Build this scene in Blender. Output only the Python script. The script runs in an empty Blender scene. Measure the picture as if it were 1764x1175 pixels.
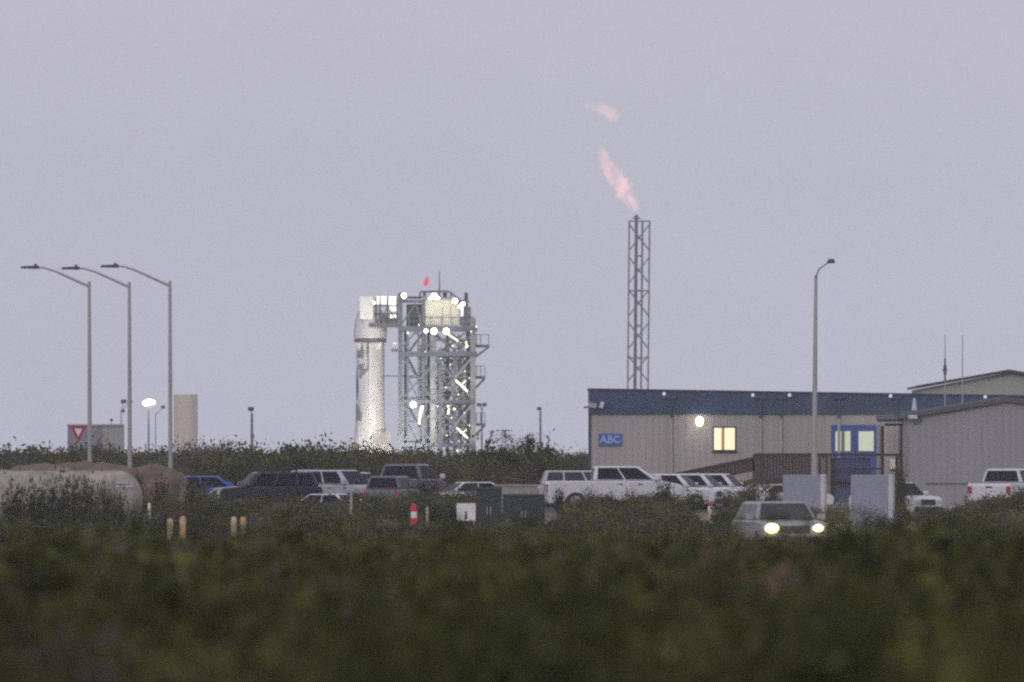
import bpy, math, random
import numpy as np
from mathutils import Vector, Matrix, noise
R = math.radians
random.seed(7); rng = np.random.default_rng(7)
scene = bpy.context.scene
col = scene.collection

# ------------------------------------------------------------------ camera
FPX = 29400.0            # focal length in photo pixels (photo is 1764 px wide)
CAMZ = 2.65; HY = 775.0  # eye height, horizon row
cam_d = bpy.data.cameras.new("camera")
cam = bpy.data.objects.new("camera", cam_d); col.objects.link(cam)
cam.location = (0, 0, CAMZ)
cam.rotation_euler = (R(90) + math.atan((HY - 587.5) / FPX), 0, 0)
cam_d.sensor_width = 36.0; cam_d.lens = 36.0 * FPX / 1764.0
cam_d.clip_start = 1.0; cam_d.clip_end = 20000
cam_d.dof.use_dof = True; cam_d.dof.focus_distance = 950; cam_d.dof.aperture_fstop = 4.2
cam_d.dof.aperture_blades = 9
scene.camera = cam

# ------------------------------------------------------------------ sky, sun, exposure
SUN_EL, SUN_AZ = R(22), R(200)      # low soft light from behind the camera, a little left
w = bpy.data.worlds.new("World"); scene.world = w; w.use_nodes = True
nt = w.node_tree; nt.nodes.clear()
out = nt.nodes.new("ShaderNodeOutputWorld"); bg = nt.nodes.new("ShaderNodeBackground")
sky = nt.nodes.new("ShaderNodeTexSky"); sky.sky_type = 'NISHITA'; sky.sun_disc = False
sky.sun_elevation = SUN_EL; sky.sun_rotation = SUN_AZ
sky.air_density = 1.5; sky.dust_density = 4.0
tc = nt.nodes.new("ShaderNodeTexCoord"); sep = nt.nodes.new("ShaderNodeSeparateXYZ")
nt.links.new(tc.outputs['Generated'], sep.inputs[0])
ramp = nt.nodes.new("ShaderNodeValToRGB")       # overcast veil over the sky, a little darker near the horizon
nt.links.new(sep.outputs['Z'], ramp.inputs[0])
ramp.color_ramp.elements[0].position = 0.0; ramp.color_ramp.elements[0].color = (5.6, 5.65, 6.85, 1)
ramp.color_ramp.elements[1].position = 0.03; ramp.color_ramp.elements[1].color = (5.75, 5.65, 6.75, 1)
e = ramp.color_ramp.elements.new(0.6); e.color = (6.2, 6.05, 6.95, 1)
veil = nt.nodes.new("ShaderNodeTexNoise"); veil.inputs['Scale'].default_value = 9; veil.inputs['Detail'].default_value = 3
nt.links.new(tc.outputs['Generated'], veil.inputs['Vector'])
vr = nt.nodes.new("ShaderNodeMapRange"); vr.inputs[3].default_value = 0.95; vr.inputs[4].default_value = 1.05
nt.links.new(veil.outputs[0], vr.inputs[0])
cl2 = nt.nodes.new("ShaderNodeTexNoise"); cl2.inputs['Scale'].default_value = 55; cl2.inputs['Detail'].default_value = 4
nt.links.new(tc.outputs['Generated'], cl2.inputs['Vector'])
v3 = nt.nodes.new("ShaderNodeMath"); v3.operation = 'MULTIPLY_ADD'; v3.inputs[1].default_value = 0.10; v3.inputs[2].default_value = -0.05
nt.links.new(cl2.outputs[0], v3.inputs[0])
v4 = nt.nodes.new("ShaderNodeMath"); v4.operation = 'ADD'; nt.links.new(vr.outputs[0], v4.inputs[0]); nt.links.new(v3.outputs[0], v4.inputs[1])
vm = nt.nodes.new("ShaderNodeMix"); vm.data_type = 'RGBA'; vm.blend_type = 'MULTIPLY'; vm.inputs[0].default_value = 1
nt.links.new(ramp.outputs[0], vm.inputs[6]); nt.links.new(v4.outputs[0], vm.inputs[7])
mx = nt.nodes.new("ShaderNodeMix"); mx.data_type = 'RGBA'; mx.inputs[0].default_value = 0.96
nt.links.new(sky.outputs[0], mx.inputs[6]); nt.links.new(vm.outputs[2], mx.inputs[7])
nt.links.new(mx.outputs[2], bg.inputs[0]); bg.inputs[1].default_value = 0.10
nt.links.new(bg.outputs[0], out.inputs[0])
sd = bpy.data.lights.new("sun", 'SUN'); sd.energy = 0.7; sd.angle = R(25); sd.color = (1.0, 0.95, 0.93)
so = bpy.data.objects.new("sun", sd); col.objects.link(so)
so.rotation_euler = Vector((math.sin(SUN_AZ) * math.cos(SUN_EL), math.cos(SUN_AZ) * math.cos(SUN_EL), math.sin(SUN_EL))).to_track_quat('Z', 'Y').to_euler()
so.location = (0, -20, 60)
vs = scene.view_settings; vs.view_transform = 'Standard'; vs.look = 'None'; vs.exposure = 0; vs.gamma = 1
scene.render.engine = 'CYCLES'
cy = scene.cycles
cy.use_denoising = False; cy.use_light_tree = False; cy.adaptive_threshold = 0.005
try:
    cy.pixel_filter_type = 'BLACKMAN_HARRIS'; cy.filter_width = 2.3
except Exception: pass
cy.max_bounces = 5; cy.diffuse_bounces = 2; cy.glossy_bounces = 2; cy.transmission_bounces = 2; cy.transparent_max_bounces = 8
cy.volume_bounces = 1; cy.sample_clamp_indirect = 0.8; cy.sample_clamp_direct = 10
cy.volume_step_rate = 1.0; cy.volume_max_steps = 96

# ------------------------------------------------------------------ helpers
def K(Y): return Y / FPX
def P(px, py, Y): return Vector(((px - 882) * Y / FPX, Y, CAMZ - (py - HY) * Y / FPX))

ZP = [(-200, 0.2), (90, 0.2), (300, 0.0), (400, -0.6), (500, -1.0), (560, -0.95), (620, -0.95), (650, -0.7), (690, -0.4),
      (722, 0), (800, 0), (870, 0.3), (950, 1.0), (1200, 1.0), (1500, 0), (9000, 0)]
def tz(x, Y):
    z = 0
    for (a, za), (b, zb) in zip(ZP, ZP[1:]):
        if a <= Y <= b:
            t = (Y - a) / (b - a); t = t * t * (3 - 2 * t); z = za + (zb - za) * t; break
    m = 1.0 if Y < 540 else (max(0, (560 - Y) / 20) if Y < 560 else (0 if Y < 830 else min(1, (Y - 830) / 60)))
    return z + m * 0.10 * (math.sin(x * 0.31 + Y * 0.05) + math.sin(x * 0.11 - Y * 0.021 + 1.7))

def mat(name, c, rough=0.6, metal=0.0, var=0.12, nscale=3.0, c2=None, bump=0.0, emit=None, es=1.0, spec=0.5, streak=0):
    m = bpy.data.materials.new(name); m.use_nodes = True
    t = m.node_tree; b = t.nodes['Principled BSDF']
    b.inputs['Roughness'].default_value = rough; b.inputs['Metallic'].default_value = metal
    b.inputs['Specular IOR Level'].default_value = spec
    g = t.nodes.new("ShaderNodeTexCoord"); n = t.nodes.new("ShaderNodeTexNoise")
    n.inputs['Scale'].default_value = nscale; n.inputs['Detail'].default_value = 5; n.inputs['Roughness'].default_value = 0.65
    src = g.outputs['Object']
    if streak:
        mp = t.nodes.new("ShaderNodeMapping"); mp.inputs['Scale'].default_value = (1, 1, streak)
        t.links.new(src, mp.inputs[0]); src = mp.outputs[0]
    t.links.new(src, n.inputs['Vector'])
    r = t.nodes.new("ShaderNodeValToRGB"); r.color_ramp.elements[0].position = 0.3; r.color_ramp.elements[1].position = 0.7
    if c2 is None: c2 = [v * (1 - var * 1.6) for v in c]; c = [v * (1 + var) for v in c]
    r.color_ramp.elements[0].color = (*c2, 1); r.color_ramp.elements[1].color = (*c, 1)
    t.links.new(n.outputs[0], r.inputs[0]); t.links.new(r.outputs[0], b.inputs['Base Color'])
    if bump:
        bp = t.nodes.new("ShaderNodeBump"); bp.inputs['Strength'].default_value = bump; bp.inputs['Distance'].default_value = 0.05
        t.links.new(n.outputs[0], bp.inputs['Height']); t.links.new(bp.outputs[0], b.inputs['Normal'])
    if emit:
        b.inputs['Emission Color'].default_value = (*emit, 1); b.inputs['Emission Strength'].default_value = es
        m.cycles.emission_sampling = 'NONE'
    return m

def leafmat(name, cols, rough=0.7):
    m = bpy.data.materials.new(name); m.use_nodes = True
    t = m.node_tree; b = t.nodes['Principled BSDF']; b.inputs['Roughness'].default_value = rough
    b.inputs['Specular IOR Level'].default_value = 0.25
    oi = t.nodes.new("ShaderNodeObjectInfo"); geo = t.nodes.new("ShaderNodeNewGeometry")
    n = t.nodes.new("ShaderNodeTexNoise"); n.inputs['Scale'].default_value = 0.7; n.inputs['Detail'].default_value = 5
    t.links.new(geo.outputs['Position'], n.inputs['Vector'])
    n2 = t.nodes.new("ShaderNodeTexNoise"); n2.inputs['Scale'].default_value = 1.15; n2.inputs['Detail'].default_value = 6
    t.links.new(geo.outputs['Position'], n2.inputs['Vector'])
    a = t.nodes.new("ShaderNodeMath"); a.operation = 'MULTIPLY_ADD'; a.inputs[1].default_value = 0.40
    t.links.new(oi.outputs['Random'], a.inputs[0])
    a2 = t.nodes.new("ShaderNodeMath"); a2.operation = 'MULTIPLY_ADD'; a2.inputs[1].default_value = 1.7; a2.inputs[2].default_value = -0.56
    t.links.new(n.outputs[0], a2.inputs[0]); t.links.new(a2.outputs[0], a.inputs[2])
    r = t.nodes.new("ShaderNodeValToRGB")
    while len(r.color_ramp.elements) < len(cols): r.color_ramp.elements.new(0.5)
    for i, c in enumerate(cols):
        r.color_ramp.elements[i].position = i / (len(cols) - 1) * 0.8 + 0.1; r.color_ramp.elements[i].color = (*c, 1)
    t.links.new(a.outputs[0], r.inputs[0])
    mr = t.nodes.new("ShaderNodeMapRange"); mr.inputs[1].default_value = 0.3; mr.inputs[2].default_value = 0.7
    mr.inputs[3].default_value = 0.22; mr.inputs[4].default_value = 1.9  # shaded gaps between bushes painted into the leaf colour
    t.links.new(n2.outputs[0], mr.inputs[0])
    mm = t.nodes.new("ShaderNodeMix"); mm.data_type = 'RGBA'; mm.blend_type = 'MULTIPLY'; mm.inputs[0].default_value = 1
    t.links.new(r.outputs[0], mm.inputs[6]); t.links.new(mr.outputs[0], mm.inputs[7])
    t.links.new(mm.outputs[2], b.inputs['Base Color'])
    tr = t.nodes.new("ShaderNodeBsdfTranslucent"); ms = t.nodes.new("ShaderNodeMixShader"); ms.inputs[0].default_value = 0.33
    t.links.new(mm.outputs[2], tr.inputs[0]); t.links.new(b.outputs[0], ms.inputs[1]); t.links.new(tr.outputs[0], ms.inputs[2])
    t.links.new(ms.outputs[0], t.nodes['Material Output'].inputs['Surface'])
    return m

M = dict(
 dirt=mat("dirt", (0.20, 0.16, 0.12), 0.95, c2=(0.12, 0.095, 0.07), nscale=0.4, bump=0.5),
 asphalt=mat("asphalt", (0.06, 0.06, 0.06), 0.9, nscale=2), gravel=mat("gravel_road", (0.24, 0.21, 0.17), 0.95, nscale=1.5, bump=0.4),
 galv=mat("galvanised_steel", (0.38, 0.37, 0.38), 0.5, 0.3, nscale=1.2, streak=0.2), lamp_black=mat("lamp_housing", (0.035, 0.033, 0.045), 0.6),
 steel=mat("tower_steel", (0.10, 0.118, 0.155), 0.6, 0.2, var=0.25, nscale=0.5), steel2=mat("tower_steel_pale", (0.21, 0.23, 0.25), 0.6, 0.1, var=0.25, nscale=0.6),
 darksteel=mat("dark_steel", (0.035, 0.04, 0.06), 0.7), lattice=mat("lattice_steel", (0.15, 0.155, 0.18), 0.5, 0.2),
 white=mat("white_paint", (0.72, 0.72, 0.73), 0.45, var=0.07), rocketwhite=mat("rocket_skin", (0.62, 0.62, 0.63), 0.5, c2=(0.33, 0.33, 0.36), nscale=0.55, streak=0.25),
 capsule=mat("capsule_skin", (0.50, 0.50, 0.55), 0.45, var=0.08, nscale=0.5), booster_blue=mat("blue_marking", (0.03, 0.05, 0.22), 0.5),
 wall=mat("grey_metal_siding", (0.365, 0.34, 0.335), 0.6, var=0.05, nscale=0.7, streak=0.15), fascia=mat("blue_fascia", (0.027, 0.056, 0.128), 0.5, var=0.14, nscale=0.8),
 rainhead=mat("rain_head_blue", (0.04, 0.06, 0.11), 0.5), fascia_trim=mat("navy_trim", (0.02, 0.03, 0.07), 0.5), maroon=mat("maroon_stain", (0.042, 0.016, 0.026), 0.7, var=0.2), maroon2=mat("maroon_boards", (0.05, 0.03, 0.038), 0.8, var=0.2),
 wood=mat("weathered_wood", (0.20, 0.15, 0.14), 0.85), bluedoor=mat("blue_door", (0.032, 0.085, 0.30), 0.45), navydoor=mat("blue_panel", (0.045, 0.06, 0.19), 0.5),
 shed=mat("warehouse_siding", (0.29, 0.28, 0.305), 0.6, var=0.05, nscale=0.6, streak=0.15), shedtrim=mat("shed_trim", (0.09, 0.085, 0.10), 0.6), cream=mat("cream_siding", (0.33, 0.33, 0.31), 0.6, var=0.05),
 roofdark=mat("dark_roof_edge", (0.04, 0.04, 0.05), 0.6), sign_blue=mat("sign_blue", (0.05, 0.11, 0.36), 0.5), letter=mat("sign_letter", (0.30, 0.42, 0.75), 0.5, var=0.03),
 panel=mat("blue_grey_panel", (0.235, 0.25, 0.34), 0.6, var=0.06), panel_edge=mat("pale_panel_edge", (0.50, 0.52, 0.58), 0.6),
 tan=mat("weathered_tan_tank", (0.42, 0.37, 0.32), 0.85, c2=(0.17, 0.155, 0.14), nscale=1.1, bump=0.4), berm=mat("red_earth", (0.19, 0.125, 0.10), 0.95, c2=(0.07, 0.06, 0.045), nscale=1.3, bump=0.8),
 tankb=mat("beige_tank_paint", (0.58, 0.53, 0.47), 0.6, var=0.07, nscale=0.4, streak=0.1), trailer=mat("siding_shaded_side", (0.20, 0.19, 0.25), 0.6), trailer2=mat("siding_lit_side", (0.36, 0.36, 0.37), 0.6),
 carwhite=mat("white_car_paint", (0.60, 0.60, 0.64), 0.25, var=0.05), carsilver=mat("silver_car_paint", (0.40, 0.40, 0.44), 0.35, 0.1), carblack=mat("black_car_paint", (0.012, 0.015, 0.03), 0.25),
 carmid=mat("mid_grey_car_paint", (0.25, 0.245, 0.28), 0.35), carnavy=mat("navy_car_paint", (0.035, 0.045, 0.09), 0.3), cargrey=mat("grey_car_paint", (0.13, 0.125, 0.155), 0.35), carblue=mat("blue_car_paint", (0.02, 0.09, 0.42), 0.3), glass=mat("tinted_glass", (0.008, 0.008, 0.020), 0.35, var=0.05, spec=0.06), glass_lt=mat("pale_tinted_glass", (0.03, 0.036, 0.05), 0.3, spec=0.15),
 rubber=mat("tyre_rubber", (0.02, 0.02, 0.02), 0.9), rim=mat("wheel_rim", (0.35, 0.35, 0.36), 0.35, 0.6), redlamp=mat("red_lamp", (0.35, 0.02, 0.015), 0.3), trimblack=mat("black_trim", (0.02, 0.02, 0.022), 0.6),
 headlens=mat("clear_lens", (0.6, 0.6, 0.62), 0.2), yellow=mat("yellow_paint", (0.55, 0.36, 0.13), 0.6, nscale=5, c2=(0.38, 0.23, 0.09)), ochre=mat("faded_yellow_paint", (0.50, 0.40, 0.26), 0.6), red=mat("red_plastic", (0.55, 0.02, 0.03), 0.5),
 green_box=mat("dark_green_cabinet", (0.010, 0.026, 0.024), 0.6), concrete=mat("concrete", (0.30, 0.28, 0.28), 0.85), signred=mat("sign_red", (0.30, 0.02, 0.05), 0.5),
 bark=mat("bark", (0.10, 0.08, 0.07), 0.9), bluetarp=mat("blue_tarp", (0.03, 0.04, 0.10), 0.6),
 lamp=mat("lit_lamp", (0.9, 0.9, 0.8), emit=(1.0, 0.94, 0.70), es=9), lamp2=mat("lit_lamp_soft", (0.9, 0.9, 0.8), emit=(1.0, 0.93, 0.74), es=1.3), strutglow=mat("glowing_strut", (0.8, 0.8, 0.7), emit=(1.0, 0.95, 0.74), es=.75), headlit=mat("lit_headlamp", (0.9, 0.9, 0.8), emit=(1.0, 0.84, 0.34), es=3.6),
 boardglow=mat("glowing_board", (0.9, 0.9, 0.85), emit=(1.0, 0.97, 0.84), es=1.1), room=mat("lit_room_wall", (0.62, 0.61, 0.54), 0.6, var=0.05, nscale=0.4),
 winwarm=mat("warm_lit_blind", (0.7, 0.6, 0.4), emit=(0.95, 0.84, 0.56), es=0.85, var=0.1), windim=mat("pale_lit_blind", (0.35, 0.36, 0.3), emit=(0.52, 0.55, 0.43), es=0.72), curtain=mat("brown_curtain", (0.25, 0.14, 0.06), emit=(0.45, 0.25, 0.10), es=0.55),
 greenstrip=mat("green_curtain", (0.06, 0.08, 0.05), emit=(0.12, 0.15, 0.10), es=0.5), small_white=mat("white_lamp_housing", (0.85, 0.85, 0.9), 0.4, emit=(0.8, 0.82, 0.95), es=0.25),
)

class MB:
    def __init__(s): s.v = []; s.f = []; s.smooth = False
    def add(s, vs, fs):
        o = len(s.v); s.v += [tuple(v) for v in vs]; s.f += [tuple(i + o for i in f) for f in fs]; return s
    def box(s, x0, x1, y0, y1, z0, z1):
        return s.add([(x0,y0,z0),(x1,y0,z0),(x1,y1,z0),(x0,y1,z0),(x0,y0,z1),(x1,y0,z1),(x1,y1,z1),(x0,y1,z1)],
                     [(0,3,2,1),(4,5,6,7),(0,1,5,4),(1,2,6,5),(2,3,7,6),(3,0,4,7)])
    def hexa(s, b, t):   # four bottom, four top corners (ccw from above)
        return s.add(list(b) + list(t), [(3,2,1,0),(4,5,6,7),(0,1,5,4),(1,2,6,5),(2,3,7,6),(3,0,4,7)])
    def bar(s, a, b, w, h=None):
        a = Vector(a); b = Vector(b); d = (b - a).normalized(); h = h or w
        up = Vector((0, 0, 1)) if abs(d.z) < 0.95 else Vector((0, 1, 0))
        x = d.cross(up).normalized() * w / 2; y = x.cross(d).normalized() * h / 2
        return s.add([a-x-y, a+x-y, a+x+y, a-x+y, b-x-y, b+x-y, b+x+y, b-x+y],
                     [(0,3,2,1),(4,5,6,7),(0,1,5,4),(1,2,6,5),(2,3,7,6),(3,0,4,7)])
    def tube(s, a, b, r0, r1=None, n=12):
        a = Vector(a); b = Vector(b); d = (b - a).normalized(); r1 = r0 if r1 is None else r1
        up = Vector((0, 0, 1)) if abs(d.z) < 0.95 else Vector((0, 1, 0))
        x = d.cross(up).normalized(); y = x.cross(d).normalized()
        vs = [];
        for c, r in ((a, r0), (b, r1)):
            for i in range(n):
                t = 2 * math.pi * i / n; vs.append(c + x * r * math.cos(t) + y * r * math.sin(t))
        fs = [(i, (i+1) % n, n + (i+1) % n, n + i) for i in range(n)] + [tuple(range(n))[::-1], tuple(range(n, 2*n))]
        s.smooth = True
        return s.add(vs, fs)
    def path(s, pts, r, n=10):
        for i in range(len(pts) - 1):
            r0 = r if not isinstance(r, (list, tuple)) else r[i]; r1 = r if not isinstance(r, (list, tuple)) else r[i+1]
            s.tube(pts[i], pts[i+1], r0, r1, n)
        return s
    def lathe(s, c, prof, n=32, axis='z'):
        vs = []
        for r, h in prof:
            for i in range(n):
                t = 2 * math.pi * i / n
                if axis == 'z': vs.append((c[0] + r*math.cos(t), c[1] + r*math.sin(t), c[2] + h))
                else: vs.append((c[0] + h, c[1] + r*math.cos(t), c[2] + r*math.sin(t)))
        fs = []
        for j in range(len(prof) - 1):
            for i in range(n): fs.append((j*n+i, j*n+(i+1) % n, (j+1)*n+(i+1) % n, (j+1)*n+i))
        s.smooth = True
        return s.add(vs, fs)
    def prism(s, pts, y0, y1):   # pts (x,z) polygon extruded along y
        n = len(pts)
        return s.add([(x, y0, z) for x, z in pts] + [(x, y1, z) for x, z in pts],
                     [tuple(range(n)), tuple(range(n, 2*n))[::-1]] + [(i, n+i, n+(i+1) % n, (i+1) % n) for i in range(n)])
    def ball(s, c, r, n=12, sz=1.0):
        prof = [(max(1e-4, r*math.sin(math.pi*k/8)), -r*sz*math.cos(math.pi*k/8)) for k in range(9)]
        return s.lathe(c, prof, n)
    def build(s, name, m, parent=None, off=None, bevel=0, label=None, recalc=True):
        me = bpy.data.meshes.new(name)
        off = Vector(off) if off is not None else Vector((0, 0, 0))
        me.from_pydata([tuple(Vector(v) - off) for v in s.v], [], s.f)
        if recalc:
            import bmesh
            bm = bmesh.new(); bm.from_mesh(me); bmesh.ops.recalc_face_normals(bm, faces=bm.faces); bm.to_mesh(me); bm.free()
        me.materials.append(m)
        o = bpy.data.objects.new(name, me); col.objects.link(o)
        if parent is not None: o.parent = parent
        if s.smooth:
            me.polygons.foreach_set('use_smooth', [True] * len(me.polygons))
            try: me.set_sharp_from_angle(angle=R(40))
            except Exception: pass
        if bevel:
            b = o.modifiers.new("bevel", 'BEVEL'); b.width = bevel; b.segments = 3; b.limit_method = 'ANGLE'; b.angle_limit = R(30)
        if label: o['label'] = label
        return o

def tag(o, label, cat, group=None, kind=None):
    if kind: o['kind'] = kind
    if label: o['label'] = label
    if cat: o['category'] = cat
    if group: o['group'] = group
    return o
def thing(name, label, cat, loc=(0, 0, 0), rz=0.0, group=None):
    o = bpy.data.objects.new(name, None); col.objects.link(o); o.location = loc; o.rotation_euler = (0, 0, rz)
    o.empty_display_size = 0.3
    return tag(o, label, cat, group)
def copy_tree(o, parent=None):
    c = o.copy(); col.objects.link(c)
    if parent is not None: c.parent = parent
    for ch in list(o.children): copy_tree(ch, c)
    return c
def point(name, loc, e, c=(1, .93, .75), r=0.3, parent=None):
    l = bpy.data.lights.new(name, 'POINT'); l.energy = e; l.color = c; l.shadow_soft_size = r
    o = bpy.data.objects.new(name, l); col.objects.link(o); o.location = loc
    if parent is not None: o.parent = parent
    return o
def spot(name, loc, target, e, c=(1, .93, .75), ang=60, r=0.3, parent=None):
    l = bpy.data.lights.new(name, 'SPOT'); l.energy = e; l.color = c; l.shadow_soft_size = r; l.spot_size = R(ang); l.spot_blend = 0.6
    o = bpy.data.objects.new(name, l); col.objects.link(o); o.location = loc
    o.rotation_euler = (Vector(loc) - Vector(target)).to_track_quat('Z', 'Y').to_euler()
    if parent is not None: o.parent = parent
    return o

# ------------------------------------------------------------------ ground
ys = list(np.arange(-100, 90, 30)) + list(np.arange(90, 880, 8)) + list(np.arange(880, 1600, 30)) + [1700, 1900, 2200, 2600, 3000, 3400]
xs = [-1100, -800, -400, -200, -120] + list(np.arange(-80, 81, 4)) + [120, 200, 400, 800, 1100]
g = MB(); g.v = [(x, y, tz(x, y)) for y in ys for x in xs]
nx = len(xs)
g.f = [(j*nx+i, j*nx+i+1, (j+1)*nx+i+1, (j+1)*nx+i) for j in range(len(ys)-1) for i in range(nx-1)]
g.smooth = True
tag(g.build("ground", M['dirt'], recalc=False), None, None, kind='structure')
def sheet(name, x0, x1, y0, y1, m, dz, st=8):
    s = MB(); Y = list(np.linspace(y0, y1, max(2, int((y1-y0)/st)+1))); X = list(np.linspace(x0, x1, max(2, int((x1-x0)/st)+1)))
    s.v = [(x, y, max(tz(x, y), -9) + dz) for y in Y for x in X]; n = len(X)
    s.f = [(j*n+i, j*n+i+1, (j+1)*n+i+1, (j+1)*n+i) for j in range(len(Y)-1) for i in range(n-1)]
    return tag(s.build(name, m, recalc=False), None, None, kind='structure')
sheet("parking_lot", -20, 27, 724, 764, M['asphalt'], 0.02)
sheet("road", -60, 60, 596, 604, M['gravel'], 0.02)
sheet("launch_pad", -40, 30, 1870, 1960, M['concrete'], 0.02)

# ------------------------------------------------------------------ rocket
YR = 1900.0; k = K(YR)
def L(px, py, d=0): return P(px, py, YR + d)
gz = tz(0, YR)
rc = P(638, 0, YR); base = Vector((rc.x, YR, gz))
rk = thing("rocket", "white stubby rocket with domed capsule standing left of the steel launch tower", "rocket", base)
def hz(py): return CAMZ - (py - HY) * k - gz
b = MB(); b.lathe((0, 0, 0), [(0.01, hz(806)), (1.55, hz(806)), (2.15, hz(795)), (2.0, hz(772)), (1.72, hz(745)), (1.60, hz(715)), (1.57, hz(690)), (1.57, hz(588)), (1.2, hz(586)), (0.01, hz(585.5))], 40)
b.build("booster", M['rocketwhite'], rk)
b = MB(); b.lathe((0, 0, 0), [(1.66, hz(590)), (1.80, hz(588)), (1.80, hz(583.5)), (1.66, hz(583))], 40); b.build("ring_fin", M['steel'], rk)
b = MB(); b.lathe((0, 0, 0), [(0.01, hz(582.8)), (1.80, hz(582.8)), (1.87, hz(580)), (1.84, hz(568)), (1.72, hz(552)), (1.45, hz(538)), (1.0, hz(530)), (0.4, hz(527)), (0.01, hz(526.6))], 40)
b.build("capsule", M['capsule'], rk)
for a in (100, 190, 280, 10):
    f = MB(); ca, sa = math.cos(R(a)), math.sin(R(a))
    pts = [(1.55, hz(745)), (2.35, hz(775)), (2.35, hz(800)), (1.6, hz(800))]
    f.prism(pts, -0.07, 0.07); f.v = [(x*ca - y*sa, x*sa + y*ca, z) for x, y, z in f.v]; f.build("fin", M['rocketwhite'], rk)
for a in (215, 305, 35, 125):
    f = MB(); ca, sa = math.cos(R(a)), math.sin(R(a))
    f.prism([(1.5, hz(604)), (1.80, hz(590.5)), (1.5, hz(590.5))], -0.3, 0.3); f.v = [(x*ca - y*sa, x*sa + y*ca, z) for x, y, z in f.v]; f.build("air_brake", M['white'], rk)
def wrap(pts, name, m, r=1.575):   # marking laid on the booster skin: pts = (angle deg, py) pairs of left and right outline
    f = MB(); n = len(pts)
    for a0, a1, py in pts:
        for j in range(7):
            a = R(a0 + (a1 - a0) * j / 6); f.v.append((r * math.cos(a), r * math.sin(a), hz(py)))
    f.f = [(7*i+j, 7*i+j+1, 7*(i+1)+j+1, 7*(i+1)+j) for i in range(n-1) for j in range(6)]
    f.build(name, m, rk, recalc=False)
wrap([(196, 200, 634), (190, 206, 644), (187, 213, 655), (187, 216, 665), (189, 214, 674), (194, 208, 684), (198, 202, 690)], "feather_marking", M['booster_blue'], 1.60)
gm = mat("grey_shading", (0.17, 0.17, 0.20), 0.6, var=0.3, nscale=0.7)  # shading on the booster, painted as grey patches
wrap([(232, 236, 592), (205, 246, 604), (200, 243, 616), (214, 252, 628), (208, 262, 636), (216, 250, 646), (218, 232, 652)], "shade_marking", gm, 1.572)
wrap([(256, 262, 590), (252, 268, 606), (258, 266, 622), (254, 270, 640)], "shade_marking", gm, 1.574)
wrap([(190, 210, 696), (188, 236, 712), (192, 232, 730), (188, 226, 748)], "shade_marking", gm, 1.64)
b = MB(); b.box(-0.14, 0.10, -1.74, -1.56, hz(790), hz(592)); b.build("cable_cover", M['capsule'], rk)
b = MB(); b.lathe((0,0,0), [(0.4, hz(812)), (0.9, hz(806.2))], 20); b.build("engine_nozzle", M['darksteel'], rk)
b = MB(); b.lathe((0,0,0), [(2.6, 0.0), (2.4, hz(806)-0.3), (1.9, hz(806)-0.02), (0.01, hz(806)-0.02)], 8); tag(b.build("launch_mount", M['concrete'], None), "low concrete launch stand under the white rocket", "launch stand").location = base

# ------------------------------------------------------------------ launch tower
tb = Vector((P(752, 0, YR).x, YR, gz))
tw = thing("launch_tower", "tall floodlit steel launch tower with white equipment room and side balconies", "launch tower", tb)
def T(px, py, d=0.0): v = P(px, py, YR); return (v.x - tb.x, d, v.z - gz)
def leg(px, w, y0, y1, d, m, name="leg"):
    a = T(px, y0, d); c = T(px, y1, d); MB().bar((a[0], a[1], 0 if y1 > 790 else c[2]), a, w * .8).build(name, m, tw)
legs = [(690, .62, 505), (703, .22, 562), (721, .25, 562), (730, .5, 510), (746, .72, 560), (759, .45, 600), (783, .4, 600), (815, .72, 548)]
for px, wd, top in legs:
    m = M['steel2'] if px in (746, 815) else M['steel']
    leg(px, wd, top, 820, -3.2, m)
for px, wd, top in ((698, .4, 565), (738, .4, 565), (771, .45, 565), (806, .5, 560)): leg(px, wd, top, 820, 3.2, M['steel'])
def deck(x0, x1, y0, y1, d0=-3.6, d1=3.6, m=None, rail=True):
    a = T(x0, y1); c = T(x1, y0)
    o = MB().box(a[0], c[0], d0, d1, a[2], c[2]).build("deck", m or M['steel'], tw)
    if rail:
        r = MB(); zt = c[2]
        for i in range(int((c[0]-a[0]) / 1.2) + 1): r.box(a[0]+i*1.2, a[0]+i*1.2+0.06, d0, d0+0.06, zt, zt+1.1)
        for hgt in (0.55, 1.1): r.box(a[0], c[0], d0+0.01, d0+0.05, zt+hgt-0.03, zt+hgt)
        r.build("railing", M['steel2'], o)
deck(686, 822, 562, 571); deck(686, 822, 606, 614); deck(686, 819, 689, 695); deck(686, 819, 764, 770, rail=False)
deck(690, 808, 517, 521, -2.9, 3.3, rail=False); deck(746, 819, 584, 587, -3.0, 3.0); deck(746, 818, 649, 652, -3.0, 3.0); deck(746, 818, 730, 733, -3.0, 3.0); deck(703, 746, 650, 651.5, -1, 1)
def brace(p, q, w=0.26, d=-3.3, m=None): MB().bar(T(*p, d), T(*q, d), w * .8).build("brace", m or M['steel'], tw)
for y0, y1 in ((614, 689), (695, 764)):
    brace((691, y0), (745, y1 - 2)); brace((691, y1), (745, y0 + 16)); 
    brace((700, y0), (738, y1), .18, 3.3); brace((746, y0), (783, y0 + 38), .3); brace((783, y0 + 38), (746, y1), .3)
    brace((815, y0), (783, y0 + 38), .32, -3.3, M['steel2']); brace((783, y0 + 38), (815, y1), .32, -3.3, M['steel2'])
    brace((771, y0), (806, y1), .26, 3.2); brace((806, y0), (771, y1), .26, 3.2)
for p, q in (((691, 600), (716, 573)), ((716, 573), (744, 600)), ((750, 574), (784, 604)), ((784, 604), (815, 574)), ((765, 573), (800, 606)), ((800, 574), (765, 606)), ((691, 560), (716, 524)), ((716, 524), (728, 560))):
    brace(p, q, .24)
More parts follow.
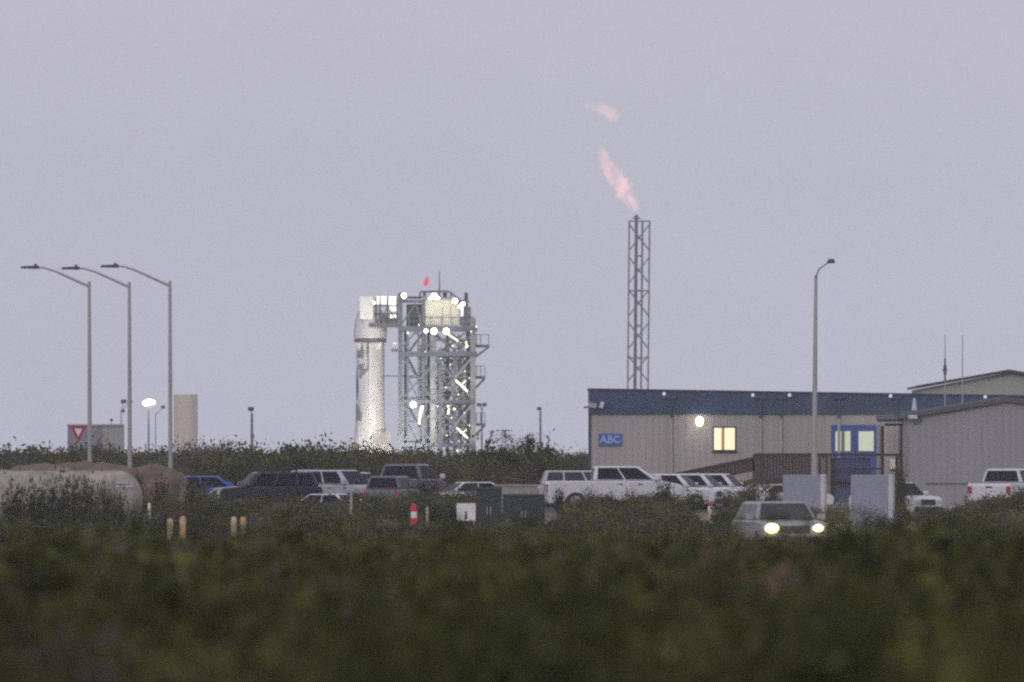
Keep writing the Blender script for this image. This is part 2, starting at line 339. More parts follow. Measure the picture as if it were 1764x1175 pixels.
for p, q in (((748, 576), (780, 600)), ((762, 604), (796, 578)), ((775, 574), (812, 600)), ((790, 602), (812, 584)), ((705, 606), (728, 574)), ((794, 556), (816, 580))): brace(p, q, .3, -1.0, M['steel2'])
for y0, y1 in ((614, 651), (651, 689), (695, 729), (729, 764)):
    brace((746, y0), (815, y0 + 1), .2, 3.2); brace((759, y0), (783, y1), .2, 0); brace((783, y0), (759, y1), .2, 0); brace((783, y0), (806, y1), .22, .5, M['steel2']); brace((806, y0), (783, y1), .22, .5, M['steel2'])
    brace((690, y1 - 3), (746, y1 - 4), .16, 3.2); brace((746, y0), (771, y1), .18, 3.3)
r = MB()
for px in (724, 727, 733, 750, 754, 765, 768, 790, 794, 798, 809):
    r.tube(T(px, 770, 1.5), T(px, 566 + (px * 7) % 40, 1.5), .05 + .03 * (px % 3), n=6)
r.build("pipe_run", M['steel2'], tw)
# zigzag stairs in the right bay
yy = 614; side = 0
while yy < 760:
    x0, x1 = (764, 806) if side == 0 else (806, 764)
    st = MB(); A = Vector(T(x0, yy, -1.2)); B = Vector(T(x1, yy + 25, -1.2))
    for dd in (-0.6, 0.6):
        st.bar(A + Vector((0, dd, 0)), B + Vector((0, dd, 0)), 0.12, 0.35); st.bar(A + Vector((0, dd, 1.0)), B + Vector((0, dd, 1.0)), 0.07)
    for i in range(9): c = A.lerp(B, (i + .5) / 9); st.box(c.x - .16, c.x + .16, c.y - .58, c.y + .58, c.z - .03, c.z + .03)
    st.build("stair", M['steel2'], tw)
    a = T(x1 - 4, yy + 26); c = T(x1 + 6, yy + 24.5); MB().box(a[0], c[0], -2.4, 0.2, a[2], c[2]).build("landing", M['steel'], tw)
    yy += 25; side ^= 1
# equipment room and other rooms at the top
a = T(728, 560); c = T(790, 516); rm = MB().box(a[0], c[0], -3.3, 1.6, a[2], c[2]).build("equipment_room", M['room'], tw, bevel=.05)
a = T(726, 516); c = T(792, 513); MB().box(a[0], c[0], -3.5, 1.8, a[2] + .003, c[2]).build("roof", M['steel2'], rm)
r = MB()
for px in (762, 776): a = T(px, 560); c = T(px + 1.0, 528); r.box(a[0], c[0], -3.36, -3.303, a[2] + .1, c[2])
a = T(730, 548); c = T(789, 547); r.box(a[0], c[0], -3.42, -3.362, a[2], c[2]); r.build("wall_seam", M['steel2'], rm)
a = T(700, 562); c = T(727, 524); MB().box(a[0], c[0], -1.2, 2.6, a[2] + .004, c[2]).build("machinery_room", M['steel'], tw, bevel=.08)
a = T(699, 519); c = T(730, 511); MB().box(a[0], c[0], -2.2, 2.2, a[2] + .3, c[2]).build("winch_housing", M['darksteel'], tw, bevel=.1)
a = T(792, 560); c = T(815, 546); MB().box(a[0], c[0], -3.0, 2.0, a[2] + .004, c[2]).build("cable_cabinet", M['steel'], tw, bevel=.08)
a = T(799, 546); c = T(811, 529); MB().box(a[0], c[0], -2.0, 1.0, a[2] + .004, c[2]).build("cable_cabinet", M['steel2'], tw, bevel=.08)
a = T(800, 529); c = T(806, 504); MB().box(a[0], c[0], -1.0, 0.0, a[2] + .004, c[2]).build("vent_stack", M['darksteel'], tw, bevel=.1)
r = MB(); r.path([T(723, 513, -2.4), T(724, 503, -2.4), T(772, 502, -2.4), T(781, 508, -2.4), T(788, 514, -2.4)], 0.10, 8); r.path([T(764, 514, -2.4), T(764, 503, -2.4)], .08, 6); r.path([T(776, 514, -2.4), T(778, 505, -2.4)], .08, 6)
r.build("roof_railing", M['steel'], tw)
MB().tube(T(757, 516, -1), T(757, 466, -1), 0.11, 0.04, 8).build("lightning_rod", M['lattice'], tw)
a = T(763, 517); c = T(770, 504); MB().box(a[0], c[0], -1.6, -0.8, a[2], c[2]).build("control_box", M['darksteel'], tw, bevel=.05)
a = T(729, 517); c = T(734, 504); MB().box(a[0], c[0], -2.6, -1.8, a[2], c[2]).build("control_box", M['darksteel'], tw, bevel=.05)
# balconies on the right
for x1, py in ((843, 594), (836, 648), (836, 729)):
    a = T(816, py + 4.5); c = T(x1, py); o = MB().box(a[0], c[0], -2.0, 1.5, a[2], c[2]).build("balcony", M['steel'], tw)
    r = MB()
    for px in (821, 828, x1 - 1): e = T(px, py); r.box(e[0] - .05, e[0] + .05, -2.0, -1.9, e[2], e[2] + 1.15)
    r.box(a[0], c[0], -1.99, -1.91, c[2] + 1.08, c[2] + 1.15); r.build("railing", M['lattice'], o)
    MB().bar(T(x1 - 1, py + 4, -1.6), T(818, py + 22, -1.6), .22).build("brace", M['steel'], tw)
a = T(674, 606); c = T(687, 601); MB().box(a[0], c[0], -1.2, 1.2, a[2], c[2]).build("umbilical_arm", M['steel'], tw)
MB().tube(T(661, 648, -.6), T(688, 648, -.6), .07, n=8).build("cable_line", M['steel'], tw)
a = T(676, 594); c = T(686, 589); MB().box(a[0], c[0], -1.2, 0, a[2], c[2]).build("umbilical_box", M['white'], tw, bevel=.1)
# crew bridge towards the capsule
a = T(636, 564); c = T(689, 557); br = MB().box(a[0], c[0], -1.9, 1.9, a[2], c[2]).build("access_bridge", M['steel'], tw)
r = MB()
for px in (648, 655, 668, 684): r.bar(T(px, 557, -1.85), T(px, 512, -1.85), .16)
for py in (527, 541): r.bar(T(644, py, -1.86), T(688, py, -1.86), .14)
r.bar(T(656, 557, -1.85), T(667, 530, -1.85), .12); r.bar(T(669, 530, -1.85), T(684, 556, -1.85), .12)
r.build("bridge_frame", M['darksteel'], br)
a = T(656, 557); c = T(686, 543); MB().box(a[0], c[0], -0.6, 1.0, a[2], c[2]).build("bridge_wall", M['steel2'], br)
a = T(620, 550.5); c = T(643, 511); MB().box(a[0], c[0], -1.9, 1.9, a[2], c[2]).build("white_room", M['white'], br, bevel=.04)
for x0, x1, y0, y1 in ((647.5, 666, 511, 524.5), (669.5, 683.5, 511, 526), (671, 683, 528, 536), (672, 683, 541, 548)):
    a = T(x0, y1); c = T(x1, y0); MB().box(a[0], c[0], -1.80, -1.7, a[2], c[2]).build("glowing_board", M['boardglow'], br)  # white boards, emission put in for the lamplight on them
for y0, y1 in ((614, 651), (651, 689), (695, 729), (729, 764)):
    brace((721, y0), (746, y1), .15, .5); brace((746, y0), (721, y1), .15, .5); brace((703, y0), (721, y1), .12, 1.5)
    brace((765, y0), (798, y1), .17, 1.8, M['steel2']); brace((798, y0), (765, y1), .17, 1.8, M['steel2']); brace((746, (y0+y1)/2), (815, (y0+y1)/2), .14, 1.0)
# floodlights
def flood(px, py, r, d=-3.7, soft=False):
    c = T(px, py, d); o = MB().lathe((c[0], c[1], c[2]), [(0.01, 0.0)], 3)
    o = MB(); o.tube((c[0], c[1] + .32, c[2]), (c[0], c[1] + .05, c[2]), r * .6, r, 14); h = o.build("floodlight", M['darksteel'], tw)
    MB().ball(c, r * .8, 14).build("lens", M['lamp2'] if soft else M['lamp'], h)
for px, py, r in ((696, 510, .34), (748, 511, .40), (784, 519, .36), (798, 524, .28), (792, 529, .2), (748, 571, .42), (769, 571, .42), (734, 570.5, .26), (712, 697, .42), (645, 522, .16), (741, 515, .2), (755, 514, .2)): flood(px, py, r, -3.75)
for px, py, r in ((821, 563, .14), (809, 652, .10), (809, 733, .10), (772, 700, .18), (783, 705, .18), (703, 574, .16), (788, 777, .17), (796, 532, .2), (760, 618, .09), (733, 606, .09), (776, 628, .1), (801, 640, .1), (768, 668, .1), (790, 680, .1), (778, 720, .1), (800, 712, .1), (770, 750, .1), (790, 760, .12), (754, 700, .1), (806, 596, .12), (780, 596, .12), (722, 560, .1), (812, 572, .12)): flood(px, py, r, -3.75, True)
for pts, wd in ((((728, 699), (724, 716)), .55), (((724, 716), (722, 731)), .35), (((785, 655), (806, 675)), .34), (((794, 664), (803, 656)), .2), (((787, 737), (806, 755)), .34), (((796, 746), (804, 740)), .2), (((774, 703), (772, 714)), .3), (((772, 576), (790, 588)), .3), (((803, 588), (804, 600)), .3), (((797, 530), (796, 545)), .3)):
    MB().bar(T(*pts[0], -3.72), T(*pts[1], -3.72), wd * .7).build("glowing_strut", M['strutglow'], tw)  # braces given a glow to imitate floodlight falling on them
twp = lambda px, py, d: Vector(T(px, py, d)) + tb
spot("added_rocket_spot", twp(694, 790, -17), base + Vector((0.2, 0, hz(690))), 17000, ang=70, r=.6)  # added spot without a fixture, brightens the rocket
point("tower_light", twp(750, 522, -7.0), 330, r=.5); point("tower_light", twp(785, 590, -9.0), 420, r=.5); point("tower_light", twp(797, 662, -6.5), 260, r=.4); point("tower_light", twp(797, 742, -6.5), 260, r=.4)
point("bridge_light", twp(640, 528, -9.0), 420, r=.5)

# ------------------------------------------------------------------ volumes (vapour, flames)
def volmat(name, dens, colr, emis, es, nscale=0.7, lo=.42, hi=.62):
    m = bpy.data.materials.new(name); m.use_nodes = True; t = m.node_tree; t.nodes.clear()
    o = t.nodes.new("ShaderNodeOutputMaterial"); v = t.nodes.new("ShaderNodeVolumePrincipled"); t.links.new(v.outputs[0], o.inputs['Volume'])
    tc = t.nodes.new("ShaderNodeTexCoord"); n = t.nodes.new("ShaderNodeTexNoise"); n.inputs['Scale'].default_value = nscale; n.inputs['Detail'].default_value = 5
    t.links.new(tc.outputs['Object'], n.inputs['Vector'])
    mr = t.nodes.new("ShaderNodeMapRange"); mr.inputs[1].default_value = lo; mr.inputs[2].default_value = hi; mr.inputs[3].default_value = 0.25; mr.inputs[4].default_value = dens
    mr.inputs[3].default_value = dens * .15
    t.links.new(n.outputs[0], mr.inputs[0]); t.links.new(mr.outputs[0], v.inputs['Density'])
    v.inputs['Color'].default_value = (*colr, 1); v.inputs['Emission Color'].default_value = (*emis, 1)
    if es:
        ml = t.nodes.new("ShaderNodeMath"); ml.operation = 'MULTIPLY'; ml.inputs[1].default_value = es / dens; t.links.new(mr.outputs[0], ml.inputs[0]); t.links.new(ml.outputs[0], v.inputs['Emission Strength'])
    return m
def plume(pts, name, m, parent, off, Y):   # pts: (px, py, radius px); one closed wobbly tube
    n = 14; s = MB(); ring = []
    fine = []
    for (a, b) in zip(pts, pts[1:]):
        for i in range(5): t = i / 5; fine.append([a[j] + (b[j]-a[j]) * t for j in range(3)])
    fine.append(list(pts[-1]))
    for i, (px, py, r) in enumerate(fine):
        a = fine[max(0, i-1)]; b = fine[min(len(fine)-1, i+1)]
        d = Vector((b[0]-a[0], 0, -(b[1]-a[1]))).normalized(); sx = Vector((d.z, 0, -d.x)); c = P(px, py, Y); rr = r * K(Y)
        for j in range(n):
            th = 2*math.pi*j/n; q = sx*math.cos(th) + Vector((0, 1, 0))*math.sin(th)
            wob = 1 + .8 * noise.noise(Vector((i*.8, math.cos(th)*1.3, math.sin(th)*1.3 + px*.01)))
            s.v.append(tuple(c + q*rr*wob))
    for i in range(len(fine)-1):
        for j in range(n): s.f.append((i*n+j, i*n+(j+1) % n, (i+1)*n+(j+1) % n, (i+1)*n+j))
    s.f.append(tuple(range(n))); s.f.append(tuple(range((len(fine)-1)*n, len(fine)*n)))
    return s.build(name, m, parent, off)
vap = volmat("frost_vapour", 1.6, (0.95, 0.88, 0.88), (1, .80, .70), 0.03, 0.5)
vo = P(655, 775, YR - 3)
o = plume([(640, 776, 4), (645, 768, 11), (655, 762, 15), (664, 755, 13), (670, 748, 7), (671, 744, 2)], "vapour_puff", vap, None, vo, YR - 3); o.location = vo
tag(o, "pinkish white vapour puff venting at the foot of the rocket", "vapour")
vap2 = volmat("grey_vapour", 0.7, (0.62, 0.60, 0.64), (1, 1, 1), 0, 0.5)
vo = P(606, 775, YR - 3)
o = plume([(598, 780, 3), (602, 770, 9), (608, 762, 11), (613, 752, 7), (612, 744, 2)], "vapour_puff", vap2, None, vo, YR - 3); o.location = vo
tag(o, "thin grey vapour puff left of the rocket's foot", "vapour")

YF = 2150.0
fb = Vector((P(1100, 0, YF).x, YF, tz(0, YF)))
ft = thing("flare_tower", "slim square lattice tower carrying a flare stack behind the blue-topped building", "tower", fb)
def F(px, py, d=0): v = P(px, py, YF); return Vector((v.x - fb.x, d, v.z - fb.z))
s_ = 18 * K(YF) ; leanx = -2.5 * K(YF) / (288 * K(YF))
Htop = F(1101, 381).z
def Fc(sx, sy, z): cx = (P(1101.5, 0, YF).x - fb.x) + leanx * (Htop - z); hw = 17.5 * K(YF); return Vector((cx + sx*hw, sy*hw, z))
for sx in (-1, 1):
    for sy in (-1, 1): MB().bar(Fc(sx, sy, 0), Fc(sx, sy, Htop), .19).build("leg", M['lattice'], ft)
nb = 8; zb = [Htop - i * Htop / 7.6 for i in range(8)]; zb[-1] = 0
for i in range(7):
    for q, (ax, ay, bx, by) in enumerate(((-1, -1, 1, -1), (1, -1, 1, 1), (1, 1, -1, 1), (-1, 1, -1, -1))):
        z1, z0 = zb[i] - .4, zb[i+1] + .4
        r = MB(); r.bar(Fc(ax, ay, z0), Fc(bx, by, z1), .15); r.bar(Fc(bx, by, z0), Fc(ax, ay, z1), .15)
        r.build("cross_brace", M['lattice'], ft)
for z in (Htop, Htop * .72, Htop * .45):
    r = MB()
    for (ax, ay, bx, by) in ((-1, -1, 1, -1), (1, -1, 1, 1), (1, 1, -1, 1), (-1, 1, -1, -1)): r.bar(Fc(ax, ay, z), Fc(bx, by, z), .15)
    r.build("ring_beam", M['lattice'], ft)
ctop = Fc(-.3, 0, Htop + .35)
MB().tube(Fc(-.3, 0, 0), ctop, .2, n=10).build("flare_stack", M['lattice'], ft)
MB().tube(Fc(.3, 0, 0), Fc(.3, 0, Htop), .12, n=8).build("riser_pipe", M['lattice'], ft)
c = ctop; MB().lathe(c, [(.01, -.1), (.5, -.05), (.5, .08), (.22, .2), (.2, .45), (.01, .45)], 14).build("flare_tip", M['steel'], ft)
for z in (Htop*.86, Htop*.72, Htop*.58, Htop*.45, Htop*.3): e = Fc(0, 0, z); MB().box(e.x-.5, e.x+.5, -.3, .3, z-.12, z+.12).build("pipe_clamp", M['lattice'], ft)
flm = volmat("flare_flame", .05, (.9, .5, .5), (1.0, .40, .29), .26, .45, .42, .60)
wisp = volmat("flare_wisp", .5, (.98, .98, 1), (1, .85, .85), .25, .8, .35, .6)
fo = P(1096, 372, YF)
fl = plume([(1096, 366, 2), (1092, 354, 10), (1081, 337, 17), (1069, 318, 18), (1057, 300, 15), (1047, 285, 13), (1040, 272, 11), (1036, 258, 7), (1033, 246, 1)], "flare_flame", flm, None, fo, YF); fl.location = fo
tag(fl, "long pale pink flame streaming left from the top of the flare stack", "flame")
plume([(1097, 371, 1.5), (1097, 362, 5), (1092, 350, 6), (1085, 340, 4), (1081, 334, 1)], "white_core", wisp, fl, fo, YF)
fo = P(1040, 188, YF)
f2 = plume([(1062, 212, 1), (1059, 205, 9), (1053, 196, 12), (1044, 189, 11), (1034, 184, 9), (1022, 180, 9), (1010, 178, 9), (1003, 176, 2)], "flare_flame", flm, None, fo, YF); f2.location = fo
tag(f2, "detached wisp of pink flame drifting high above the flare stack", "flame")
YQ = 1990.0
fo = P(736, 485, YQ)
s = MB(); 
prof = [(1.2, 0), (3.6, 3), (4.4, 7), (3.8, 10), (2.6, 14), (.3, 18)]
s.lathe((0, 0, 0), [(r * K(YQ) * .95, h * K(YQ)) for r, h in prof], 12); s.v = [(x + z * .18, y, z) for x, y, z in s.v]
redm = mat("red_flame", (.5, .05, .08), emit=(.80, .05, .11), es=.8, var=.05)
o = s.build("small_flame", redm, None); o.location = P(733, 493, YQ)
tag(o, "small bright red flame hanging just above the launch tower roof", "flame")

# ------------------------------------------------------------------ far left: tank, shed, light masts
def mast(px, ytop, Y, label, heads, lit=False, r=.10, m='lattice', group="light masts around the launch site"):
    z0 = tz(0, Y); v = P(px, ytop, Y); base = Vector((v.x, Y, z0)); t = thing("light_mast", label, "light mast", base, 0, group)
    H = v.z - z0
    MB().tube((0, 0, 0), (0, 0, H), r * 1.3, r * .8, 8).build("pole", M[m], t)
    for dx, dz, s in heads:
        h = MB().box(dx - s, dx + s, -.35, .25, H + dz - s*.7, H + dz + s*.7).build("lamp_head", M['lamp_black'], t, bevel=.04)
        MB().bar((0, 0, H - .2), (dx, 0, H + dz), .07).build("bracket", M[m], t)
        if lit: MB().ball((dx, -.42, H + dz), s * 1.05, 12, .8).build("lens", M['lamp'], h)
    return t
mast(256, 703, 1750, "lit twin floodlight mast glowing yellow-white left of the beige tank", [(-.30, .50, .30), (.08, .6, .36), (.42, .58, .26)], True)
point("mast_light", P(257, 694, 1748.5), 300, r=.5)
mast(268, 712, 2050, "thin unlit light mast just right of the glowing floodlights", [(.9, .75, .25)], r=.06)
mast(209, 705, 1850, "unlit floodlight mast beside the second street lamp pole", [(.25, .85, .3), (.95, .8, .25), (.2, -.2, .2)], r=.07)
mast(434, 712, 1400, "dark single-headed light mast standing alone over the scrub left of the rocket", [(-.08, .35, .24)], r=.12)
mast(931, 708, 1500, "dark light mast between the launch tower and the blue-topped building", [(-.1, .2, .2)], r=.10)
mast(830, 702, 1800, "two-headed light mast at the launch tower's right foot", [(-.28, .28, .24), (.28, .30, .24)], r=.09)
mast(192, 726, 1700, "short mast with a small white lamp above the lilac grey shed", [(0, .15, .16)], r=.05)
YT = 1650.0; v = P(320, 680, YT); t = thing("storage_tank", "tall beige cylindrical storage tank behind the third street lamp pole", "tank", (v.x, YT, tz(0, YT)))
H = v.z - tz(0, YT); rr = 20.5 * K(YT)
MB().lathe((0, 0, 0), [(rr, 0), (rr, H)], 40).build("shell", M['tankb'], t)
MB().lathe((0, 0, 0), [(rr + .03, H), (rr * .6, H + .16), (.01, H + .22)], 40).build("roof", M['white'], t)
r = MB()
for i in range(1, 7): r.lathe((0, 0, H * i / 7), [(rr + .012, 0), (rr + .012, .05)], 40)
r.build("weld_bands", M['tankb'], t)
r = MB(); 
for s in (-.2, .2): r.bar((rr*.7 + s, -rr*.75, 0), (rr*.7 + s, -rr*.75, H), .05)
for i in range(int(H / .35)): r.bar((rr*.7 - .2, -rr*.75, i*.35), (rr*.7 + .2, -rr*.75, i*.35), .035)
r.build("ladder", M['tankb'], t)
YS = 1400.0; v = P(172, 732, YS); z0 = tz(0, YS); H = v.z - z0
t = thing("shed", "windowless lilac grey metal shed on the skyline behind the yield sign", "shed", (v.x, YS, z0), 0)
a = P(116, 0, YS).x - v.x; bq = P(212, 0, YS).x - v.x; mid = P(178, 0, YS).x - v.x
MB().hexa([(a, 0.9, 0), (mid, -0.6, 0), (mid + .6, 4.2, 0), (a + .6, 5.4, 0)], [(a, 0.9, H), (mid, -0.6, H), (mid + .6, 4.2, H), (a + .6, 5.4, H)]).build("left_wall", M['trailer'], t)
MB().hexa([(mid + .002, -0.6, 0), (bq, 0.6, 0), (bq, 4.6, 0), (mid + .61, 4.2, 0)], [(mid + .002, -0.6, H), (bq, 0.6, H), (bq, 4.6, H), (mid + .61, 4.2, H)]).build("right_wall", M['trailer2'], t)  # right wall paler than left: face shading put into the colours
r = MB(); r.bar((a - .05, .85, H), (mid, -.68, H), .12); r.bar((mid, -.68, H), (bq + .05, .52, H), .12); r.build("roof_edge", M['trailer2'], t)

# yield sign
YY = 905.0; v = P(135, 733, YY); z0 = tz(v.x, YY)
t = thing("yield_sign", "red and white triangular yield sign on a post in front of the lilac grey shed", "road sign", (v.x, YY, z0))
zt = v.z - z0
MB().tube((0, .06, 0), (0, .06, zt - .05), .035, n=8).build("post", M['galv'], t)
sg = MB().prism([(-.45, zt), (.45, zt), (.06, zt - .82), (-.06, zt - .82)], -.01, .01).build("sign_plate", M['signred'], t)
MB().prism([(-.21, zt - .17), (.21, zt - .17), (.0, zt - .57)], -.016, -.0105).build("white_centre", M['white'], sg)

# ------------------------------------------------------------------ street lamps
def street_lamp(px, ytop, ylamp, Y, label, xlamp, zbase=None, group="street lamps over the parking lot"):
    x0 = P(px, 0, Y).x; z0 = tz(x0, Y); t = thing("street_lamp", label, "street lamp", (x0, Y, z0), 0, group)
    H = P(px, ytop, Y).z - z0; zl = P(px, ylamp, Y).z - z0; dx = P(xlamp, 0, Y).x - x0; sg = -1 if dx < 0 else 1
    MB().tube((0, 0, 0), (-.03, 0, H), .098, .062, 14).build("pole", M['galv'], t)
    MB().tube((0, 0, 0), (0, 0, .35), .2, .18, 14).build("base", M['galv'], t)
    MB().path([(-.03, 0, H - .2), (dx * .55, 0, H + (zl - H) * .72), (dx * .72, 0, zl - .03), (dx * .86, 0, zl)], [.06, .045, .04, .035], 10).build("arm", M['galv'], t)
    h = MB(); h.hexa([(dx*.8, -.14, zl - .08), (dx*.8 + sg*.75, -.16, zl - .06), (dx*.8 + sg*.75, .16, zl - .06), (dx*.8, .14, zl - .08)], [(dx*.8, -.1, zl + .06), (dx*.8 + sg*.7, -.12, zl + .03), (dx*.8 + sg*.7, .12, zl + .03), (dx*.8, .1, zl + .06)])
    hd = h.build("lamp_head", M['lamp_black'], t, bevel=.02)
    MB().tube((dx*.8 + sg*.14, 0, zl + .05), (dx*.8 + sg*.14, 0, zl + .13), .05, n=8).build("photocell", M['lamp_black'], hd)
    return t
street_lamp(155, 485, 460, 690, "leftmost of the three tall street lamps with arms pointing left", 45)
street_lamp(224, 486, 461.5, 694, "middle one of the three tall street lamps with arms pointing left", 115)
street_lamp(294, 484, 458, 688, "rightmost of the three tall left street lamps, nearest the beige tank", 182)
YL = 752.0
x0 = P(1401, 0, YL).x; t = thing("street_lamp", "single street lamp rising in front of the blue-topped building", "street lamp", (x0, YL - 30, tz(x0, YL - 30)), 0, "street lamps over the parking lot")
Yl = YL - 30; z0 = tz(x0, Yl); t.location.x = P(1402, 0, Yl).x; x0 = t.location.x
tp = P(1405.5, 474, Yl); lp = P(1430, 451, Yl)
MB().tube((0, 0, 0), (tp.x - x0, 0, tp.z - z0), .14, .065, 14).build("pole", M['galv'], t)
MB().tube((0, 0, 0), (0, 0, .4), .2, .18, 14).build("base", M['galv'], t)
MB().path([(tp.x - x0, 0, tp.z - z0 - .1), (tp.x - x0 + .12, -.7, tp.z - z0 + .25), (lp.x - x0 - .1, -1.9, lp.z - z0 - .05), (lp.x - x0, -2.2, lp.z - z0)], [.035, .03, .025, .025], 8).build("arm", M['galv'], t)
c = lp - Vector((x0, Yl, z0)); MB().hexa([(c.x-.2, -2.9, c.z-.09), (c.x+.16, -2.9, c.z-.09), (c.x+.14, -2.1, c.z-.09), (c.x-.14, -2.1, c.z-.09)], [(c.x-.13, -2.8, c.z+.09), (c.x+.13, -2.8, c.z+.09), (c.x+.1, -2.1, c.z+.07), (c.x-.1, -2.1, c.z+.07)]).build("lamp_head", M['lamp_black'], t, bevel=.02)

# ------------------------------------------------------------------ long building
YB = 770.0; bx = P(1017, 0, YB).x
bd = thing("long_building", "long low grey metal building with a deep blue band under its roof edge", "building", (bx, YB, 0))
def B(px, py): v = P(px, py, YB); return (v.x - bx, v.z)
xr = B(1830, 0)[0]
w_ = MB(); w_.box(0, xr, 0, 14, 0, 4.27)
x = .0
while x < xr - .1: w_.box(x + .02, x + .07, -.018, -.0005, .05, 4.26); x += .305
w_.build("wall", M['wall'], bd)
zt0 = B(1017, 670)[1]; zt1 = B(1830, 683)[1]
f = MB(); f.hexa([(-.04, -.14, 4.273), (xr, -.14, 4.273), (xr, 14.1, 4.273), (-.04, 14.1, 4.273)], [(-.04, -.14, zt0), (xr, -.14, zt1), (xr, 14.1, zt1), (-.04, 14.1, zt0)])
f.build("fascia", M['fascia'], bd)
f = MB(); f.hexa([(-.08, -.19, zt0 - .05), (xr, -.19, zt1 - .05), (xr, 14.15, zt1 - .05), (-.08, 14.15, zt0 - .05)], [(-.08, -.19, zt0 + .03), (xr, -.19, zt1 + .03), (xr, 14.15, zt1 + .03), (-.08, 14.15, zt0 + .03)])
f.build("roof_cap", M['fascia_trim'], bd)
f = MB(); f.box(-.09, .03, -.05, .05, 0, 4.26); f.build("corner_trim", M['fascia_trim'], bd)
for px in (1156, 1310, 1345, 1445, 1545):
    x, _ = B(px, 0); d = MB(); d.box(x - .06, x + .06, -.16, -.032, .2, 4.1); d = d.build("downspout", M['wall'], bd); u = MB(); u.box(x - .24, x + .24, -.28, -.143, 4.95, 5.10); u.box(x - .05, x + .05, -.24, -.145, 4.101, 4.949); u.build("rain_head", M['rainhead'], d)
for px, py in ((1144, 679), (1297, 681), (1360, 681), (1534, 682.5), (1697, 684)):
    x, z = B(px, py); h = MB().ball((x, -.26, z), .085, 12).build("dome_camera", M['small_white'], bd)
    MB().bar((x, -.145, z + .04), (x, -.26, z + .04), .05).build("bracket", M['galv'], h)
# flood fittings on the left corner
x, z = B(1017, 699)
h = MB().bar((x - .1, -.3, z + .05), (x + .28, -.3, z - .02), .18, .22).build("corner_floodlight", M['galv'], bd); MB().bar((x - .28, -.34, z - .09), (x - .02, -.3, z - .02), .14, .07).build("visor", M['lamp_black'], h)
h = MB().bar((x + .56, -.3, z + .17), (x + .46, -.3, z - .12), .20, .2).build("corner_floodlight", M['panel_edge'], bd, bevel=.03); MB().bar((x + .5, -.3, z - .02), (x + .5, -.14, z - .02), .05).build("bracket", M['galv'], h)
MB().bar((x - .1, -.2, z), (x + .3, -.145, z), .05).build("conduit", M['galv'], bd)
# shop sign
a = B(1031, 768); c = B(1071, 747); sg = MB().box(a[0], c[0], -.09, -.035, a[1], c[1]).build("wall_sign", M['sign_blue'], bd)
cu = bpy.data.curves.new("lettering", 'FONT'); cu.body = "ABC"; cu.size = .46; cu.extrude = .008; cu.offset = .012; cu.align_x = 'CENTER'; cu.align_y = 'CENTER'; cu.space_character = 1.05
lo = bpy.data.objects.new("lettering", cu); col.objects.link(lo); lo.parent = sg; cu.materials.append(M['letter'])
cu.resolution_u = 4
lo.location = ((a[0] + c[0]) / 2, -.10, (a[1] + c[1]) / 2); lo.rotation_euler = (R(90), 0, 0)
me_ = bpy.data.meshes.new_from_object(lo.evaluated_get(bpy.context.evaluated_depsgraph_get())); lt_ = bpy.data.objects.new("lettering", me_); col.objects.link(lt_); lt_.parent = sg; lt_.location = lo.location; lt_.rotation_euler = lo.rotation_euler
bpy.data.objects.remove(lo); lt_.name = "lettering"
# wall lamp
x, z = B(1205, 725); h = MB().hexa([(x-.13, -.28, z-.12), (x+.13, -.28, z-.12), (x+.13, -.035, z-.12), (x-.13, -.035, z-.12)], [(x-.1, -.16, z+.16), (x+.1, -.16, z+.16), (x+.1, -.035, z+.16), (x-.1, -.035, z+.16)]).build("wall_lamp", M['trimblack'], bd)
MB().ball((x, -.31, z - .02), .17, 14, 1.25).build("lens", M['lamp'], h)
spot("wall_lamp_light", (bx + x, YB - .5, z), (bx + x, YB - .05, z - 2.2), 22, ang=120, r=.1)
# lit window
def window(px0, px1, py0, py1, blinds, fr='trimblack', parent=bd, yy=0.0):
    a = B(px0, py1); c = B(px1, py0); fw = .06
    f = MB(); f.box(a[0]-fw, c[0]+fw, yy-.07, yy-.034, a[1]-fw, a[1]); f.box(a[0]-fw, c[0]+fw, yy-.07, yy-.034, c[1], c[1]+fw); f.box(a[0]-fw, a[0], yy-.07, yy-.034, a[1], c[1]); f.box(c[0], c[0]+fw, yy-.07, yy-.034, a[1], c[1])
    o = f.build("window", M[fr], parent)
    for s0, s1, nm, m in blinds: MB().box(a[0] + (c[0]-a[0])*s0, a[0] + (c[0]-a[0])*s1 - .003, yy-.05, yy-.036, a[1]+.002, c[1]-.002).build(nm, M[m], o)
    return o
wn = window(1230, 1266, 737, 775, [(0, .36, "blind", 'winwarm'), (.36, .50, "curtain", 'curtain'), (.50, 1, "blind", 'winwarm')])
x0, z0 = B(1230, 776.5); x1, _ = B(1266, 0); MB().box(x0 - .1, x1 + .1, -.12, -.033, z0 - .08, z0 - .02).build("sill", M['trimblack'], wn)
